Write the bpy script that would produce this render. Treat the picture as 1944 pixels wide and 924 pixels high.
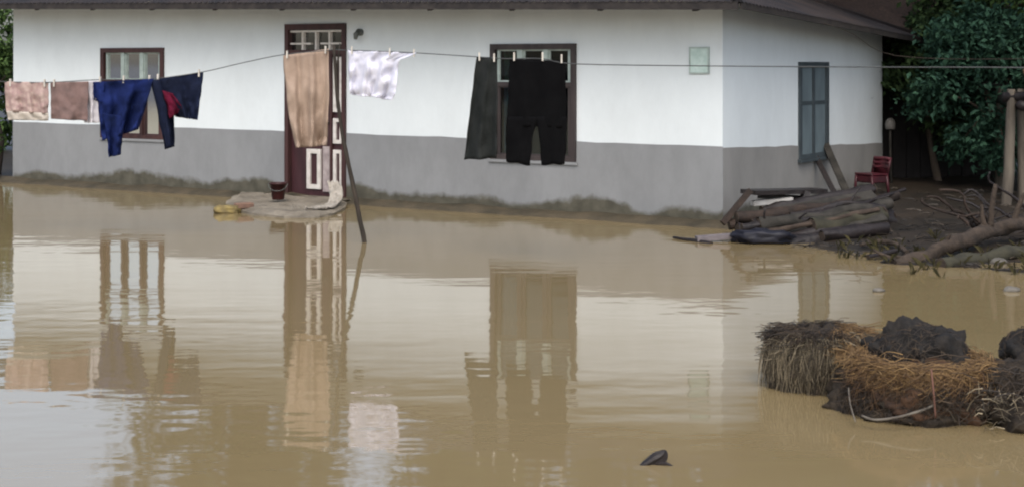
import bpy, bmesh, math, random
from mathutils import Vector, Matrix, noise

R = math.radians
scene = bpy.context.scene
for o in list(bpy.data.objects):
    bpy.data.objects.remove(o)
random.seed(11)

# ------------------------------------------------------------------ camera
FPX, EYE, HORX, HORY = 2800.0, 1.75, 972.0, 122.0     # focal length in photo pixels, eye height, horizon point
cam_d = bpy.data.cameras.new("camera")
cam = bpy.data.objects.new("camera", cam_d)
scene.collection.objects.link(cam)
cam_d.sensor_width = 36.0
cam_d.lens = 36.0 * FPX / 1944.0
cam_d.shift_y = -(462.0 - HORY) / 1944.0
cam_d.clip_end = 2000.0
cam.location = (0, 0, EYE)
cam.rotation_euler = (R(90), 0, 0)
scene.camera = cam

# ------------------------------------------------------------------ sky and sun (bright overcast)
SUN_EL, SUN_AZ = 52.0, 182.0          # azimuth clockwise from +Y (camera direction): behind-left of the camera
world = bpy.data.worlds.new("World")
scene.world = world
world.use_nodes = True
nt = world.node_tree
nt.nodes.clear()
sky = nt.nodes.new("ShaderNodeTexSky")
sky.sky_type = 'NISHITA'
sky.sun_disc = False
sky.sun_elevation = R(SUN_EL)
sky.sun_rotation = R(SUN_AZ)
sky.air_density = 1.0
sky.dust_density = 4.0
hsv = nt.nodes.new("ShaderNodeHueSaturation")
hsv.inputs["Saturation"].default_value = 0.76
bg = nt.nodes.new("ShaderNodeBackground")
bg.inputs["Strength"].default_value = 0.15
out = nt.nodes.new("ShaderNodeOutputWorld")
nt.links.new(sky.outputs[0], hsv.inputs["Color"])
nt.links.new(hsv.outputs[0], bg.inputs["Color"])
nt.links.new(bg.outputs[0], out.inputs["Surface"])

sun_d = bpy.data.lights.new("sun", 'SUN')
sun_d.energy = 0.50
sun_d.angle = R(50)
sun_d.color = (1.0, 0.98, 0.95)
sun = bpy.data.objects.new("sun", sun_d)
scene.collection.objects.link(sun)
az, el = R(SUN_AZ), R(SUN_EL)
sv = Vector((math.sin(az) * math.cos(el), math.cos(az) * math.cos(el), math.sin(el)))
sun.rotation_euler = (-sv).to_track_quat('-Z', 'Y').to_euler()

scene.view_settings.view_transform = 'Standard'
scene.view_settings.look = 'None'
scene.view_settings.exposure = 0.92
scene.view_settings.gamma = 1.0
scene.view_settings.use_curve_mapping = False
scene.render.engine = 'CYCLES'
scene.cycles.filter_width = 2.1
scene.cycles.max_bounces = 8
scene.cycles.transparent_max_bounces = 12

# ------------------------------------------------------------------ helpers
COL = scene.collection


def P(x, y, Y):
    """a point seen at photo pixel (x, y) at distance Y in front of the camera"""
    return Vector(((x - HORX) / FPX * Y, Y, EYE - (y - HORY) * Y / FPX))


def W(x, y, z=0.0):
    """a point of the level z seen at photo pixel (x, y)"""
    return P(x, y, (EYE - z) * FPX / (y - HORY))


TH = R(32)
HC = Vector((2.27, 15.9, 0))
HU = Vector((-math.cos(TH), math.sin(TH), 0))
HV = Vector((math.sin(TH), math.cos(TH), 0))


def HW(s, d, z):
    """house coordinates: s along the front wall from the near corner, d into the house, z up"""
    return HC + HU * s + HV * d + Vector((0, 0, z))


def link(o, parent=None):
    COL.objects.link(o)
    if parent:
        o.parent = parent
        o.matrix_parent_inverse = parent.matrix_basis.inverted()
    return o


def mesh_obj(name, verts, faces, mat, parent=None, smooth=False, mats=None, midx=None):
    me = bpy.data.meshes.new(name)
    me.from_pydata([tuple(v) for v in verts], [], faces)
    if mats:
        for m in mats:
            me.materials.append(m)
    elif mat:
        me.materials.append(mat)
    if midx:
        me.polygons.foreach_set("material_index", midx)
    if smooth:
        me.polygons.foreach_set("use_smooth", [True] * len(me.polygons))
    me.update()
    o = bpy.data.objects.new(name, me)
    return link(o, parent)


def empty(name, loc):
    o = bpy.data.objects.new(name, None)
    o.empty_display_size = 0.1
    o.location = loc
    return link(o)


def tag(o, label, cat=None, group=None, kind=None):
    if label:
        o["label"] = label
    if cat:
        o["category"] = cat
    if group:
        o["group"] = group
    if kind:
        o["kind"] = kind
    return o


class MB:
    """collects shapes into one mesh"""

    def __init__(self):
        self.v, self.f = [], []

    def add(self, vs, fs):
        n = len(self.v)
        self.v += [Vector(p) for p in vs]
        self.f += [tuple(i + n for i in f) for f in fs]

    def hexa(self, p):
        """8 corners: bottom 0-3, top 4-7"""
        self.add(p, [(3, 2, 1, 0), (4, 5, 6, 7), (0, 1, 5, 4), (1, 2, 6, 5), (2, 3, 7, 6), (3, 0, 4, 7)])

    def hbox(self, s0, s1, d0, d1, z0, z1):
        self.hexa([HW(s0, d0, z0), HW(s1, d0, z0), HW(s1, d1, z0), HW(s0, d1, z0),
                   HW(s0, d0, z1), HW(s1, d0, z1), HW(s1, d1, z1), HW(s0, d1, z1)])

    def box(self, c, sx, sy, sz, rz=0.0):
        ca, sa = math.cos(rz), math.sin(rz)
        pts = []
        for z in (-sz / 2, sz / 2):
            for x, y in ((-sx / 2, -sy / 2), (sx / 2, -sy / 2), (sx / 2, sy / 2), (-sx / 2, sy / 2)):
                pts.append((c[0] + x * ca - y * sa, c[1] + x * sa + y * ca, c[2] + z))
        self.hexa(pts)

    def beam(self, a, b, w, h, up=Vector((0, 0, 1))):
        """a sawn board from a to b"""
        a, b = Vector(a), Vector(b)
        t = (b - a).normalized()
        sx = t.cross(up).normalized() * w / 2
        sz = sx.cross(t).normalized() * h / 2
        self.hexa([a - sx - sz, a + sx - sz, b + sx - sz, b - sx - sz, a - sx + sz, a + sx + sz, b + sx + sz, b - sx + sz])

    def tube(self, pts, rad, n=8, rough=0.0, cap=True, seed=0):
        pts = [Vector(p) for p in pts]
        k = len(pts)
        if not isinstance(rad, (list, tuple)):
            rad = [rad] * k
        rings = []
        base = None
        for i, p in enumerate(pts):
            t = (pts[min(i + 1, k - 1)] - pts[max(i - 1, 0)])
            t = t.normalized() if t.length > 1e-9 else Vector((0, 0, 1))
            if base is None:
                base = t.orthogonal().normalized()
            else:
                base = (base - t * base.dot(t)).normalized()
            e2 = t.cross(base)
            ring = []
            for j in range(n):
                a = 2 * math.pi * j / n
                r = rad[i]
                if rough:
                    r *= 1 + rough * noise.noise(Vector((p.x * 5 + seed * 7.1 + math.cos(a), p.y * 5 + math.sin(a), p.z * 5)))
                ring.append(p + (base * math.cos(a) + e2 * math.sin(a)) * r)
            rings.append(ring)
        vs = [q for r_ in rings for q in r_]
        fs = []
        for i in range(k - 1):
            for j in range(n):
                fs.append((i * n + j, i * n + (j + 1) % n, (i + 1) * n + (j + 1) % n, (i + 1) * n + j))
        if cap:
            fs.append(tuple(range(n - 1, -1, -1)))
            fs.append(tuple((k - 1) * n + j for j in range(n)))
        self.add(vs, fs)

    def lathe(self, c, prof, n=16):
        c = Vector(c)
        vs = []
        for r, z in prof:
            for j in range(n):
                a = 2 * math.pi * j / n
                vs.append(c + Vector((r * math.cos(a), r * math.sin(a), z)))
        fs = []
        for i in range(len(prof) - 1):
            for j in range(n):
                fs.append((i * n + j, i * n + (j + 1) % n, (i + 1) * n + (j + 1) % n, (i + 1) * n + j))
        fs.append(tuple(range(n - 1, -1, -1)))
        fs.append(tuple((len(prof) - 1) * n + j for j in range(n)))
        self.add(vs, fs)

    def build(self, name, mat, parent=None, smooth=False):
        return mesh_obj(name, self.v, self.f, mat, parent, smooth)


def densify(pts, n):
    """smooth polyline (Catmull-Rom) through pts with n points per span"""
    pts = [Vector(p) for p in pts]
    res = []
    for i in range(len(pts) - 1):
        p0 = pts[max(i - 1, 0)]
        p1, p2 = pts[i], pts[i + 1]
        p3 = pts[min(i + 2, len(pts) - 1)]
        for j in range(n):
            t = j / n
            res.append(0.5 * ((2 * p1) + (p2 - p0) * t + (2 * p0 - 5 * p1 + 4 * p2 - p3) * t * t + (3 * p1 - p0 - 3 * p2 + p3) * t ** 3))
    res.append(pts[-1])
    return res


# ------------------------------------------------------------------ materials
def new_mat(name):
    m = bpy.data.materials.new(name)
    m.use_nodes = True
    n = m.node_tree.nodes
    return m, n, m.node_tree.links, n["Principled BSDF"]


def mat(name, c1, c2=None, rough=0.8, scale=6.0, stretch=(1, 1, 1), bump=0.0, bscale=None, spec=0.3, detail=5.0, sheen=0.0, lo=0.35, hi=0.65):
    """two-tone noise material in object space"""
    m, n, l, b = new_mat(name)
    c2 = c2 or tuple(x * 0.7 for x in c1)
    tc = n.new("ShaderNodeTexCoord")
    mp = n.new("ShaderNodeMapping")
    mp.inputs["Scale"].default_value = stretch
    l.new(tc.outputs["Object"], mp.inputs["Vector"])
    nz = n.new("ShaderNodeTexNoise")
    nz.inputs["Scale"].default_value = scale
    nz.inputs["Detail"].default_value = detail
    nz.inputs["Roughness"].default_value = 0.62
    l.new(mp.outputs[0], nz.inputs["Vector"])
    cr = n.new("ShaderNodeValToRGB")
    cr.color_ramp.elements[0].position = lo
    cr.color_ramp.elements[1].position = hi
    cr.color_ramp.elements[0].color = (*c2, 1)
    cr.color_ramp.elements[1].color = (*c1, 1)
    l.new(nz.outputs["Fac"], cr.inputs["Fac"])
    l.new(cr.outputs[0], b.inputs["Base Color"])
    b.inputs["Roughness"].default_value = rough
    b.inputs["Specular IOR Level"].default_value = spec
    if sheen:
        b.inputs["Sheen Weight"].default_value = sheen
    if bump:
        nb = n.new("ShaderNodeTexNoise")
        nb.inputs["Scale"].default_value = bscale or scale * 4
        nb.inputs["Detail"].default_value = 4
        l.new(mp.outputs[0], nb.inputs["Vector"])
        bp = n.new("ShaderNodeBump")
        bp.inputs["Strength"].default_value = 0.6
        bp.inputs["Distance"].default_value = bump
        l.new(nb.outputs["Fac"], bp.inputs["Height"])
        l.new(bp.outputs[0], b.inputs["Normal"])
    return m


def leaf_mat(name, dark, light):
    m, n, l, b = new_mat(name)
    g = n.new("ShaderNodeNewGeometry")
    cr = n.new("ShaderNodeValToRGB")
    cr.color_ramp.elements[0].color = (*dark, 1)
    cr.color_ramp.elements[1].color = (*light, 1)
    l.new(g.outputs["Random Per Island"], cr.inputs["Fac"])
    l.new(cr.outputs[0], b.inputs["Base Color"])
    b.inputs["Roughness"].default_value = 0.75
    b.inputs["Specular IOR Level"].default_value = 0.15
    return m


def plaster(name, top, stain, zlo, zwave, streak=0.12):
    """painted plaster; below zlo a wavy stain of splashed mud, plus faint vertical streaks"""
    m, n, l, b = new_mat(name)
    g = n.new("ShaderNodeNewGeometry")
    sep = n.new("ShaderNodeSeparateXYZ")
    l.new(g.outputs["Position"], sep.inputs[0])
    n1 = n.new("ShaderNodeTexNoise")
    n1.inputs["Scale"].default_value = 0.85
    n1.inputs["Detail"].default_value = 9
    n1.inputs["Roughness"].default_value = 0.6
    l.new(g.outputs["Position"], n1.inputs["Vector"])
    # stain height = zlo + noise
    ma = n.new("ShaderNodeMath")
    ma.operation = 'MULTIPLY_ADD'
    l.new(n1.outputs["Fac"], ma.inputs[0])
    ma.inputs[1].default_value = zwave
    ma.inputs[2].default_value = zlo - zwave * 0.5
    sub = n.new("ShaderNodeMath")
    sub.operation = 'SUBTRACT'
    l.new(ma.outputs[0], sub.inputs[0])
    l.new(sep.outputs["Z"], sub.inputs[1])
    mr = n.new("ShaderNodeMapRange")
    mr.inputs["From Min"].default_value = -0.025
    mr.inputs["From Max"].default_value = 0.05
    l.new(sub.outputs[0], mr.inputs["Value"])
    # streaks
    mp = n.new("ShaderNodeMapping")
    mp.inputs["Scale"].default_value = (1.2, 1.2, 0.6)
    l.new(g.outputs["Position"], mp.inputs["Vector"])
    n2 = n.new("ShaderNodeTexNoise")
    n2.inputs["Scale"].default_value = 1.7
    n2.inputs["Detail"].default_value = 9
    n2.inputs["Roughness"].default_value = 0.7
    l.new(mp.outputs[0], n2.inputs["Vector"])
    cr = n.new("ShaderNodeValToRGB")
    cr.color_ramp.elements[0].position = 0.3
    cr.color_ramp.elements[1].position = 0.62
    cr.color_ramp.elements[0].color = (*[c * (1 - streak) for c in top], 1)
    cr.color_ramp.elements[1].color = (*top, 1)
    l.new(n2.outputs["Fac"], cr.inputs["Fac"])
    n3 = n.new("ShaderNodeTexNoise")
    n3.inputs["Scale"].default_value = 7
    n3.inputs["Detail"].default_value = 6
    l.new(g.outputs["Position"], n3.inputs["Vector"])
    cs = n.new("ShaderNodeValToRGB")
    cs.color_ramp.elements[0].position = 0.35
    cs.color_ramp.elements[1].position = 0.7
    cs.color_ramp.elements[0].color = (*[c * 0.72 for c in stain], 1)
    cs.color_ramp.elements[1].color = (*[c * 1.2 for c in stain], 1)
    l.new(n3.outputs["Fac"], cs.inputs["Fac"])
    mx = n.new("ShaderNodeMix")
    mx.data_type = 'RGBA'
    l.new(mr.outputs[0], mx.inputs["Factor"])
    l.new(cr.outputs[0], mx.inputs[6])
    l.new(cs.outputs[0], mx.inputs[7])
    l.new(mx.outputs[2], b.inputs["Base Color"])
    b.inputs["Roughness"].default_value = 0.85
    b.inputs["Specular IOR Level"].default_value = 0.2
    bp = n.new("ShaderNodeBump")
    bp.inputs["Strength"].default_value = 0.5
    bp.inputs["Distance"].default_value = 0.006
    l.new(n3.outputs["Fac"], bp.inputs["Height"])
    l.new(bp.outputs[0], b.inputs["Normal"])
    return m


def water_mat():
    m, n, l, b = new_mat("muddy_water")
    g = n.new("ShaderNodeNewGeometry")
    n0 = n.new("ShaderNodeTexNoise")
    n0.inputs["Scale"].default_value = 0.25
    n0.inputs["Detail"].default_value = 3
    l.new(g.outputs["Position"], n0.inputs["Vector"])
    cr = n.new("ShaderNodeValToRGB")
    cr.color_ramp.elements[0].position = 0.3
    cr.color_ramp.elements[1].position = 0.7
    cr.color_ramp.elements[0].color = (0.205, 0.156, 0.078, 1)
    cr.color_ramp.elements[1].color = (0.232, 0.178, 0.094, 1)
    l.new(n0.outputs["Fac"], cr.inputs["Fac"])
    l.new(cr.outputs[0], b.inputs["Base Color"])
    b.inputs["Roughness"].default_value = 0.045
    b.inputs["IOR"].default_value = 2.0

    def layer(scale, det, amp, rot=0.0, off=(0, 0, 0)):
        mp = n.new("ShaderNodeMapping")
        mp.inputs["Scale"].default_value = scale
        mp.inputs["Rotation"].default_value = (0, 0, rot)
        mp.inputs["Location"].default_value = off
        l.new(g.outputs["Position"], mp.inputs["Vector"])
        t = n.new("ShaderNodeTexNoise")
        t.inputs["Scale"].default_value = 1.0
        t.inputs["Detail"].default_value = det
        l.new(mp.outputs[0], t.inputs["Vector"])
        mu = n.new("ShaderNodeMath")
        mu.operation = 'MULTIPLY'
        l.new(t.outputs["Fac"], mu.inputs[0])
        mu.inputs[1].default_value = amp
        return mu

    a = layer((0.42, 2.6, 1), 2.0, 0.0056, R(5))
    c = layer((4.2, 6.0, 1), 1.5, 0.0025, R(-7), (3, 1, 0))
    # calm and ruffled patches
    mp = n.new("ShaderNodeMapping")
    mp.inputs["Scale"].default_value = (0.28, 0.5, 1)
    mp.inputs["Location"].default_value = (1.7, 0.4, 0)
    l.new(g.outputs["Position"], mp.inputs["Vector"])
    pt = n.new("ShaderNodeTexNoise")
    pt.inputs["Scale"].default_value = 1.0
    pt.inputs["Detail"].default_value = 2
    l.new(mp.outputs[0], pt.inputs["Vector"])
    mr = n.new("ShaderNodeMapRange")
    mr.inputs["From Min"].default_value = 0.40
    mr.inputs["From Max"].default_value = 0.68
    mr.inputs["To Min"].default_value = 0.33
    mr.inputs["To Max"].default_value = 1.0
    l.new(pt.outputs["Fac"], mr.inputs["Value"])
    ad = n.new("ShaderNodeMath")
    ad.operation = 'ADD'
    l.new(a.outputs[0], ad.inputs[0])
    l.new(c.outputs[0], ad.inputs[1])
    mu = n.new("ShaderNodeMath")
    mu.operation = 'MULTIPLY'
    # broad arcs spreading from the prop stick and the step
    mpw = n.new("ShaderNodeMapping")
    mpw.inputs["Location"].default_value = (2.6, -15.5, 0)
    l.new(g.outputs["Position"], mpw.inputs["Vector"])
    wv = n.new("ShaderNodeTexWave")
    wv.wave_type = 'RINGS'
    wv.rings_direction = 'Z'
    wv.inputs["Scale"].default_value = 0.30
    wv.inputs["Distortion"].default_value = 5.0
    wv.inputs["Detail"].default_value = 2.0
    wv.inputs["Detail Scale"].default_value = 0.6
    l.new(mpw.outputs[0], wv.inputs["Vector"])
    mw = n.new("ShaderNodeMath")
    mw.operation = 'MULTIPLY_ADD'
    l.new(wv.outputs["Fac"], mw.inputs[0])
    mw.inputs[1].default_value = 0.0007
    l.new(ad.outputs[0], mw.inputs[2])
    l.new(mw.outputs[0], mu.inputs[0])
    l.new(mr.outputs[0], mu.inputs[1])
    bp = n.new("ShaderNodeBump")
    bp.inputs["Strength"].default_value = 1.0
    bp.inputs["Distance"].default_value = 1.0
    l.new(mu.outputs[0], bp.inputs["Height"])
    l.new(bp.outputs[0], b.inputs["Normal"])
    return m


def glass_mat():
    m, n, l, b = new_mat("window_glass")
    n.remove(b)
    o = n["Material Output"]
    gl = n.new("ShaderNodeBsdfGlossy")
    gl.inputs["Roughness"].default_value = 0.05
    tr = n.new("ShaderNodeBsdfTransparent")
    tr.inputs["Color"].default_value = (0.55, 0.66, 0.62, 1)
    fr = n.new("ShaderNodeFresnel")
    fr.inputs["IOR"].default_value = 1.5
    mx = n.new("ShaderNodeMixShader")
    l.new(fr.outputs[0], mx.inputs[0])
    l.new(tr.outputs[0], mx.inputs[1])
    l.new(gl.outputs[0], mx.inputs[2])
    l.new(mx.outputs[0], o.inputs["Surface"])
    return m


M_white = plaster("white_limewash", (0.625, 0.675, 0.685), (0.33, 0.33, 0.28), -0.5, 0.1, 0.09)
M_dado = plaster("grey_dado_paint", (0.220, 0.229, 0.234), (0.080, 0.076, 0.058), 0.20, 0.75, 0.20)
M_dado_side = plaster("grey_dado_side_paint", (0.235, 0.232, 0.220), (0.080, 0.078, 0.062), 0.15, 0.5, 0.2)
M_water = water_mat()
M_ground = mat("wet_mud", (0.030, 0.021, 0.013), (0.010, 0.008, 0.005), 0.55, 1.6, bump=0.02, bscale=9, spec=0.45)
M_plinth = mat("mud_plinth", (0.075, 0.060, 0.038), (0.036, 0.031, 0.020), 0.7, 3.0, bump=0.02, bscale=14)
M_step = mat("rough_concrete", (0.21, 0.185, 0.145), (0.115, 0.10, 0.076), 0.8, 4.0, bump=0.02, bscale=16)
M_frame = mat("maroon_paint", (0.060, 0.026, 0.024), (0.030, 0.014, 0.014), 0.5, 8.0, (1, 1, 0.2))
M_frame2 = mat("dark_brown_paint", (0.050, 0.040, 0.038), (0.028, 0.022, 0.022), 0.5, 8.0, (1, 1, 0.2))
M_leaf_door = mat("dark_maroon_door", (0.052, 0.020, 0.024), (0.028, 0.012, 0.014), 0.45, 6.0, (1, 1, 0.2))
M_bead = mat("white_moulding", (0.60, 0.57, 0.53), (0.45, 0.42, 0.38), 0.6, 12.0)
M_muntin = mat("pale_green_bars", (0.36, 0.43, 0.40), (0.24, 0.29, 0.27), 0.6, 10.0)
M_glass = glass_mat()
M_steel = mat("blue_grey_steel", (0.135, 0.175, 0.190), (0.095, 0.125, 0.140), 0.45, 5.0, (1, 1, 0.4))
M_steel_d = mat("dark_steel_frame", (0.055, 0.070, 0.078), None, 0.5, 6.0)
M_roof = mat("rusty_sheet_metal", (0.028, 0.021, 0.019), (0.012, 0.011, 0.012), 0.65, 2.0, bump=0.0)
M_timber = mat("dark_roof_timber", (0.035, 0.030, 0.027), (0.016, 0.014, 0.014), 0.8, 6.0)
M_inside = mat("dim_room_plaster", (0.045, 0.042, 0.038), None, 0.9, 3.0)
M_plaque = mat("pale_green_plaque", (0.50, 0.61, 0.57), (0.38, 0.50, 0.46), 0.6, 14.0)
M_bulb = mat("dusty_lamp", (0.12, 0.13, 0.12), None, 0.4, 10.0)

# ------------------------------------------------------------------ ground and water
BANK = [(-60, 46), (-14, 25.5), (-7.5, 22.3), (2.27, 16.2), (2.35, 15.1), (2.75, 14.3), (3.3, 13.2), (4.2, 12.7), (5.2, 12.4), (9, 11.0), (30, 4), (60, -20)]


def bank_y(x):
    for (x0, y0), (x1, y1) in zip(BANK, BANK[1:]):
        if x <= x1:
            t = max(0.0, (x - x0) / (x1 - x0))
            return y0 + (y1 - y0) * t
    return BANK[-1][1]


def smooth(a, b, x):
    t = min(1.0, max(0.0, (x - a) / (b - a)))
    return t * t * (3 - 2 * t)


def ground_z(x, y):
    d = y - bank_y(x)
    z = -0.40 + 0.40 * smooth(-2.2, 0.0, d) + 0.05 * smooth(0, 2.2, d) + 0.30 * smooth(3, 22, d)
    far = math.hypot(x, y - 10)
    z += 1.4 * smooth(42, 80, far)
    if far < 40:
        z += 0.035 * noise.noise(Vector((x * 1.3, y * 1.3, 0))) + 0.02 * noise.noise(Vector((x * 4.1, y * 4.1, 3)))
    return z


def axis(pairs):
    res = []
    for a, b, st in pairs:
        k = max(1, int(round((b - a) / st)))
        res += [a + (b - a) * i / k for i in range(k)]
    res.append(pairs[-1][1])
    return res


xs = axis([(-600, -80, 60), (-80, -12, 4), (-12, 1, 0.5), (1, 9, 0.12), (9, 20, 0.8), (20, 80, 5), (80, 600, 60)])
ys = axis([(-600, -60, 60), (-60, 0, 5), (0, 10, 1.0), (10, 19, 0.12), (19, 30, 0.6), (30, 80, 4), (80, 900, 70)])
vs = [(x, y, ground_z(x, y)) for y in ys for x in xs]
nx = len(xs)
fs = [(j * nx + i, j * nx + i + 1, (j + 1) * nx + i + 1, (j + 1) * nx + i) for j in range(len(ys) - 1) for i in range(nx - 1)]
tag(mesh_obj("ground", vs, fs, M_ground, smooth=True), "wet brown mud ground rising out of the flood", None, None, "structure")
tag(mesh_obj("flood_water", [(-75, -55, 0), (75, -55, 0), (75, 60, 0), (-75, 60, 0)], [(0, 1, 2, 3)], M_water),
    "still brown flood water reflecting the house", None, None, "structure")

# ------------------------------------------------------------------ house
HL, HD = 11.43, 5.43
TANP = math.tan(R(20))
SMIN, SMAX, DMIN, DMAX = -0.45, HL + 0.45, -0.62, HD + 0.40


def eave_z(s, d):
    return 2.385 + 0.020 * (s - SMIN) - 0.044 * (d - DMIN)


def roof_z(s, d):
    return eave_z(s, d) + TANP * max(0.0, min(s - SMIN, SMAX - s, d - DMIN, DMAX - d))


house = empty("house", HW(HL / 2, HD / 2, 0))
tag(house, "low white house with grey dado and maroon door standing in flood water", "house")


def wall_mesh(name, smp, breaks_a, breaks_z, holes, ztop, thick, m, wob=0.0):
    """smp(a, depth, z) -> point. Front and inner face with openings and their reveals"""
    vs, fs = [], []
    na, nz = len(breaks_a), len(breaks_z)

    def zz(i, j):
        if j == nz - 1:
            return ztop(breaks_a[i]) + wob * noise.noise(Vector((breaks_a[i] * 2.3, 7.7, 0)))
        return breaks_z[j]

    for dep in (0.0, thick):
        for j in range(nz):
            for i in range(na):
                vs.append(smp(breaks_a[i], dep, zz(i, j)))
    N = na * nz

    def hole(i, j):
        if i < 0 or j < 0 or i >= na - 1 or j >= nz - 1:
            return None
        ca = (breaks_a[i] + breaks_a[i + 1]) / 2
        cz = (breaks_z[j] + breaks_z[j + 1]) / 2
        return any(h[0] < ca < h[1] and h[2] < cz < h[3] for h in holes)

    for j in range(nz - 1):
        for i in range(na - 1):
            q = (j * na + i, j * na + i + 1, (j + 1) * na + i + 1, (j + 1) * na + i)
            if hole(i, j):
                continue
            fs.append(q)
            fs.append(tuple(k + N for k in reversed(q)))
            for (di, dj, e0, e1) in ((-1, 0, q[3], q[0]), (1, 0, q[1], q[2]), (0, -1, q[0], q[1]), (0, 1, q[2], q[3])):
                hh = hole(i + di, j + dj)
                if hh is None or hh:
                    fs.append((e1, e0, e0 + N, e1 + N))
    return mesh_obj(name, vs, fs, m, house)


def breaks(lo, hi, marks, step):
    b = sorted(set([lo, hi] + [m_ for m_ in marks if lo < m_ < hi]))
    res = []
    for a, c in zip(b, b[1:]):
        k = max(1, int(round((c - a) / step)))
        res += [a + (c - a) * i / k for i in range(k)]
    return res + [hi]


W1 = (8.32, 9.555, 0.71, 1.975)
W2 = (1.805, 2.970, 0.63, 1.985)
DOOR = (5.14, 6.14, -0.5, 2.265)
SW = (2.226, 3.228, 0.60, 1.775)
front_holes = [W1, W2, DOOR]
sm = [h[k] for h in front_holes for k in (0, 1)]
zm = [h[k] for h in front_holes for k in (2, 3)]


def front(a, dep, z):
    return HW(a, dep, z)


def side(a, dep, z):
    return HW(dep, a, z)


def dado_front(s):
    return 0.858 + 0.003 * s


def dado_side(d):
    return 0.845 - 0.036 * d


wall_mesh("wall", front, breaks(0, HL, sm, 0.6), breaks(-0.5, 2.40, zm, 0.6) + [2.6], front_holes,
          lambda s: roof_z(s, 0.0) - 0.012, 0.20, M_white)
wall_mesh("wall", side, breaks(0.2, HD, [SW[0], SW[1]], 0.6), breaks(-0.5, 1.775, [SW[2]], 0.6) + [2.6], [SW],
          lambda d: roof_z(0.0, d) - 0.012, 0.20, M_white)
wall_mesh("wall", lambda a, dep, z: HW(HL - dep, a, z), breaks(0.2, HD, [], 1.0), [-0.5, 1, 2.6], [],
          lambda d: roof_z(HL, d) - 0.012, 0.20, M_white)
wall_mesh("wall", lambda a, dep, z: HW(a, HD - dep, z), breaks(0.2, HL - 0.2, [], 1.0), [-0.5, 1, 2.6], [],
          lambda s: roof_z(s, HD) - 0.012, 0.20, M_white)
wall_mesh("dado", lambda a, dep, z: HW(a, -0.006 + dep, z), breaks(-0.006, HL + 0.006, sm, 0.25), [-0.5, 0, 0.63, 0.71, 0.86],
          [(W1[0], W1[1], W1[2], 5), (W2[0], W2[1], W2[2], 5), (DOOR[0], DOOR[1], -1, 5)], dado_front, 0.005, M_dado, 0.012)
wall_mesh("dado", lambda a, dep, z: HW(-0.006 + dep, a, z), breaks(0.0, HD, [SW[0], SW[1]], 0.25), [-0.5, 0, 0.6, 0.8],
          [(SW[0], SW[1], SW[2], 5)], dado_side, 0.005, M_dado_side, 0.012)
# dim room behind the openings: floor and partition
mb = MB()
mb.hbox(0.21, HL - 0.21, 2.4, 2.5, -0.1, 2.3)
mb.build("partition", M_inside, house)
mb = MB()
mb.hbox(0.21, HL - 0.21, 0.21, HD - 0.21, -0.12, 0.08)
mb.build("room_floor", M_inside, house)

# mud plinth along the foot of the front wall
vs, fs = [], []
NS = 90
for i in range(NS + 1):
    s = -0.2 + (HL + 0.5) * i / NS
    wv = 0.20 + 0.10 * noise.noise(Vector((s * 0.9, 4, 0))) + 0.05 * noise.noise(Vector((s * 3.3, 1, 0)))
    hz = 0.045 + 0.03 * noise.noise(Vector((s * 1.7, 9, 0)))
    vs += [HW(s, 0.02, hz + 0.03), HW(s, -wv * 0.55, hz), HW(s, -wv, 0.015), HW(s, -wv - 0.12, -0.12)]
for i in range(NS):
    for k in range(3):
        fs.append((i * 4 + k, i * 4 + k + 1, (i + 1) * 4 + k + 1, (i + 1) * 4 + k))
mesh_obj("plinth", vs, fs, M_plinth, house, True)


def part(name, m, parent, *boxes):
    b = MB()
    for q in boxes:
        b.hbox(*q)
    return b.build(name, m, parent)


def front_window(h, m, curtains, nm):
    s0, s1, z0, z1 = h
    t = 0.065
    fr = part("window", m, house, (s0, s0 + t, -0.03, 0.09, z0, z1), (s1 - t, s1, -0.03, 0.09, z0, z1),
              (s0 + t, s1 - t, -0.03, 0.09, z1 - t, z1), (s0 + t, s1 - t, -0.03, 0.09, z0, z0 + t * 0.8))
    zt = z1 - 0.47
    part("transom", m, fr, (s0 + t, s1 - t, -0.015, 0.07, zt - 0.025, zt + 0.025))
    wdt = (s1 - s0 - 2 * t)
    for k in (1, 2):
        c = s0 + t + wdt * k / 3
        part("mullion", m, fr, (c - 0.02, c + 0.02, -0.015, 0.07, z0 + t * 0.8, zt - 0.025))
        part("mullion", M_muntin, fr, (c - 0.034, c + 0.034, -0.012, 0.06, zt + 0.025, z1 - t))
    for k in range(3):
        a = s0 + t + wdt * k / 3 + 0.035
        b_ = s0 + t + wdt * (k + 1) / 3 - 0.035
        for (p, q) in ((z0 + t * 0.8, zt - 0.025), (zt + 0.025, z1 - t)):
            part("pane", M_glass, fr, (a - 0.015, b_ + 0.015, 0.03, 0.036, p, q))
            w = 0.018
            part("sash", M_muntin if q > zt + 0.1 else m, fr, (a - 0.014, a + w, 0.004, 0.03, p, q), (b_ - w, b_ + 0.014, 0.004, 0.03, p, q),
                 (a + w, b_ - w, 0.004, 0.03, q - w, q), (a + w, b_ - w, 0.004, 0.03, p, p + w))
    part("sill", M_dado, fr, (s0 - 0.02, s1 + 0.02, -0.03, 0.1, z0 - 0.035, z0 - 0.002))
    for (ca, cb, cz0, cz1, cm) in curtains:
        vs_, fs_ = [], []
        n_ = 14
        for i in range(n_ + 1):
            s = ca + (cb - ca) * i / n_
            d = 0.16 + 0.02 * math.sin(i * 1.9)
            vs_ += [HW(s, d, cz0), HW(s, d, cz1)]
        for i in range(n_):
            fs_.append((2 * i, 2 * i + 2, 2 * i + 3, 2 * i + 1))
        c_ = mesh_obj("curtain", vs_, fs_, cm, fr, True)
    return fr


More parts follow.
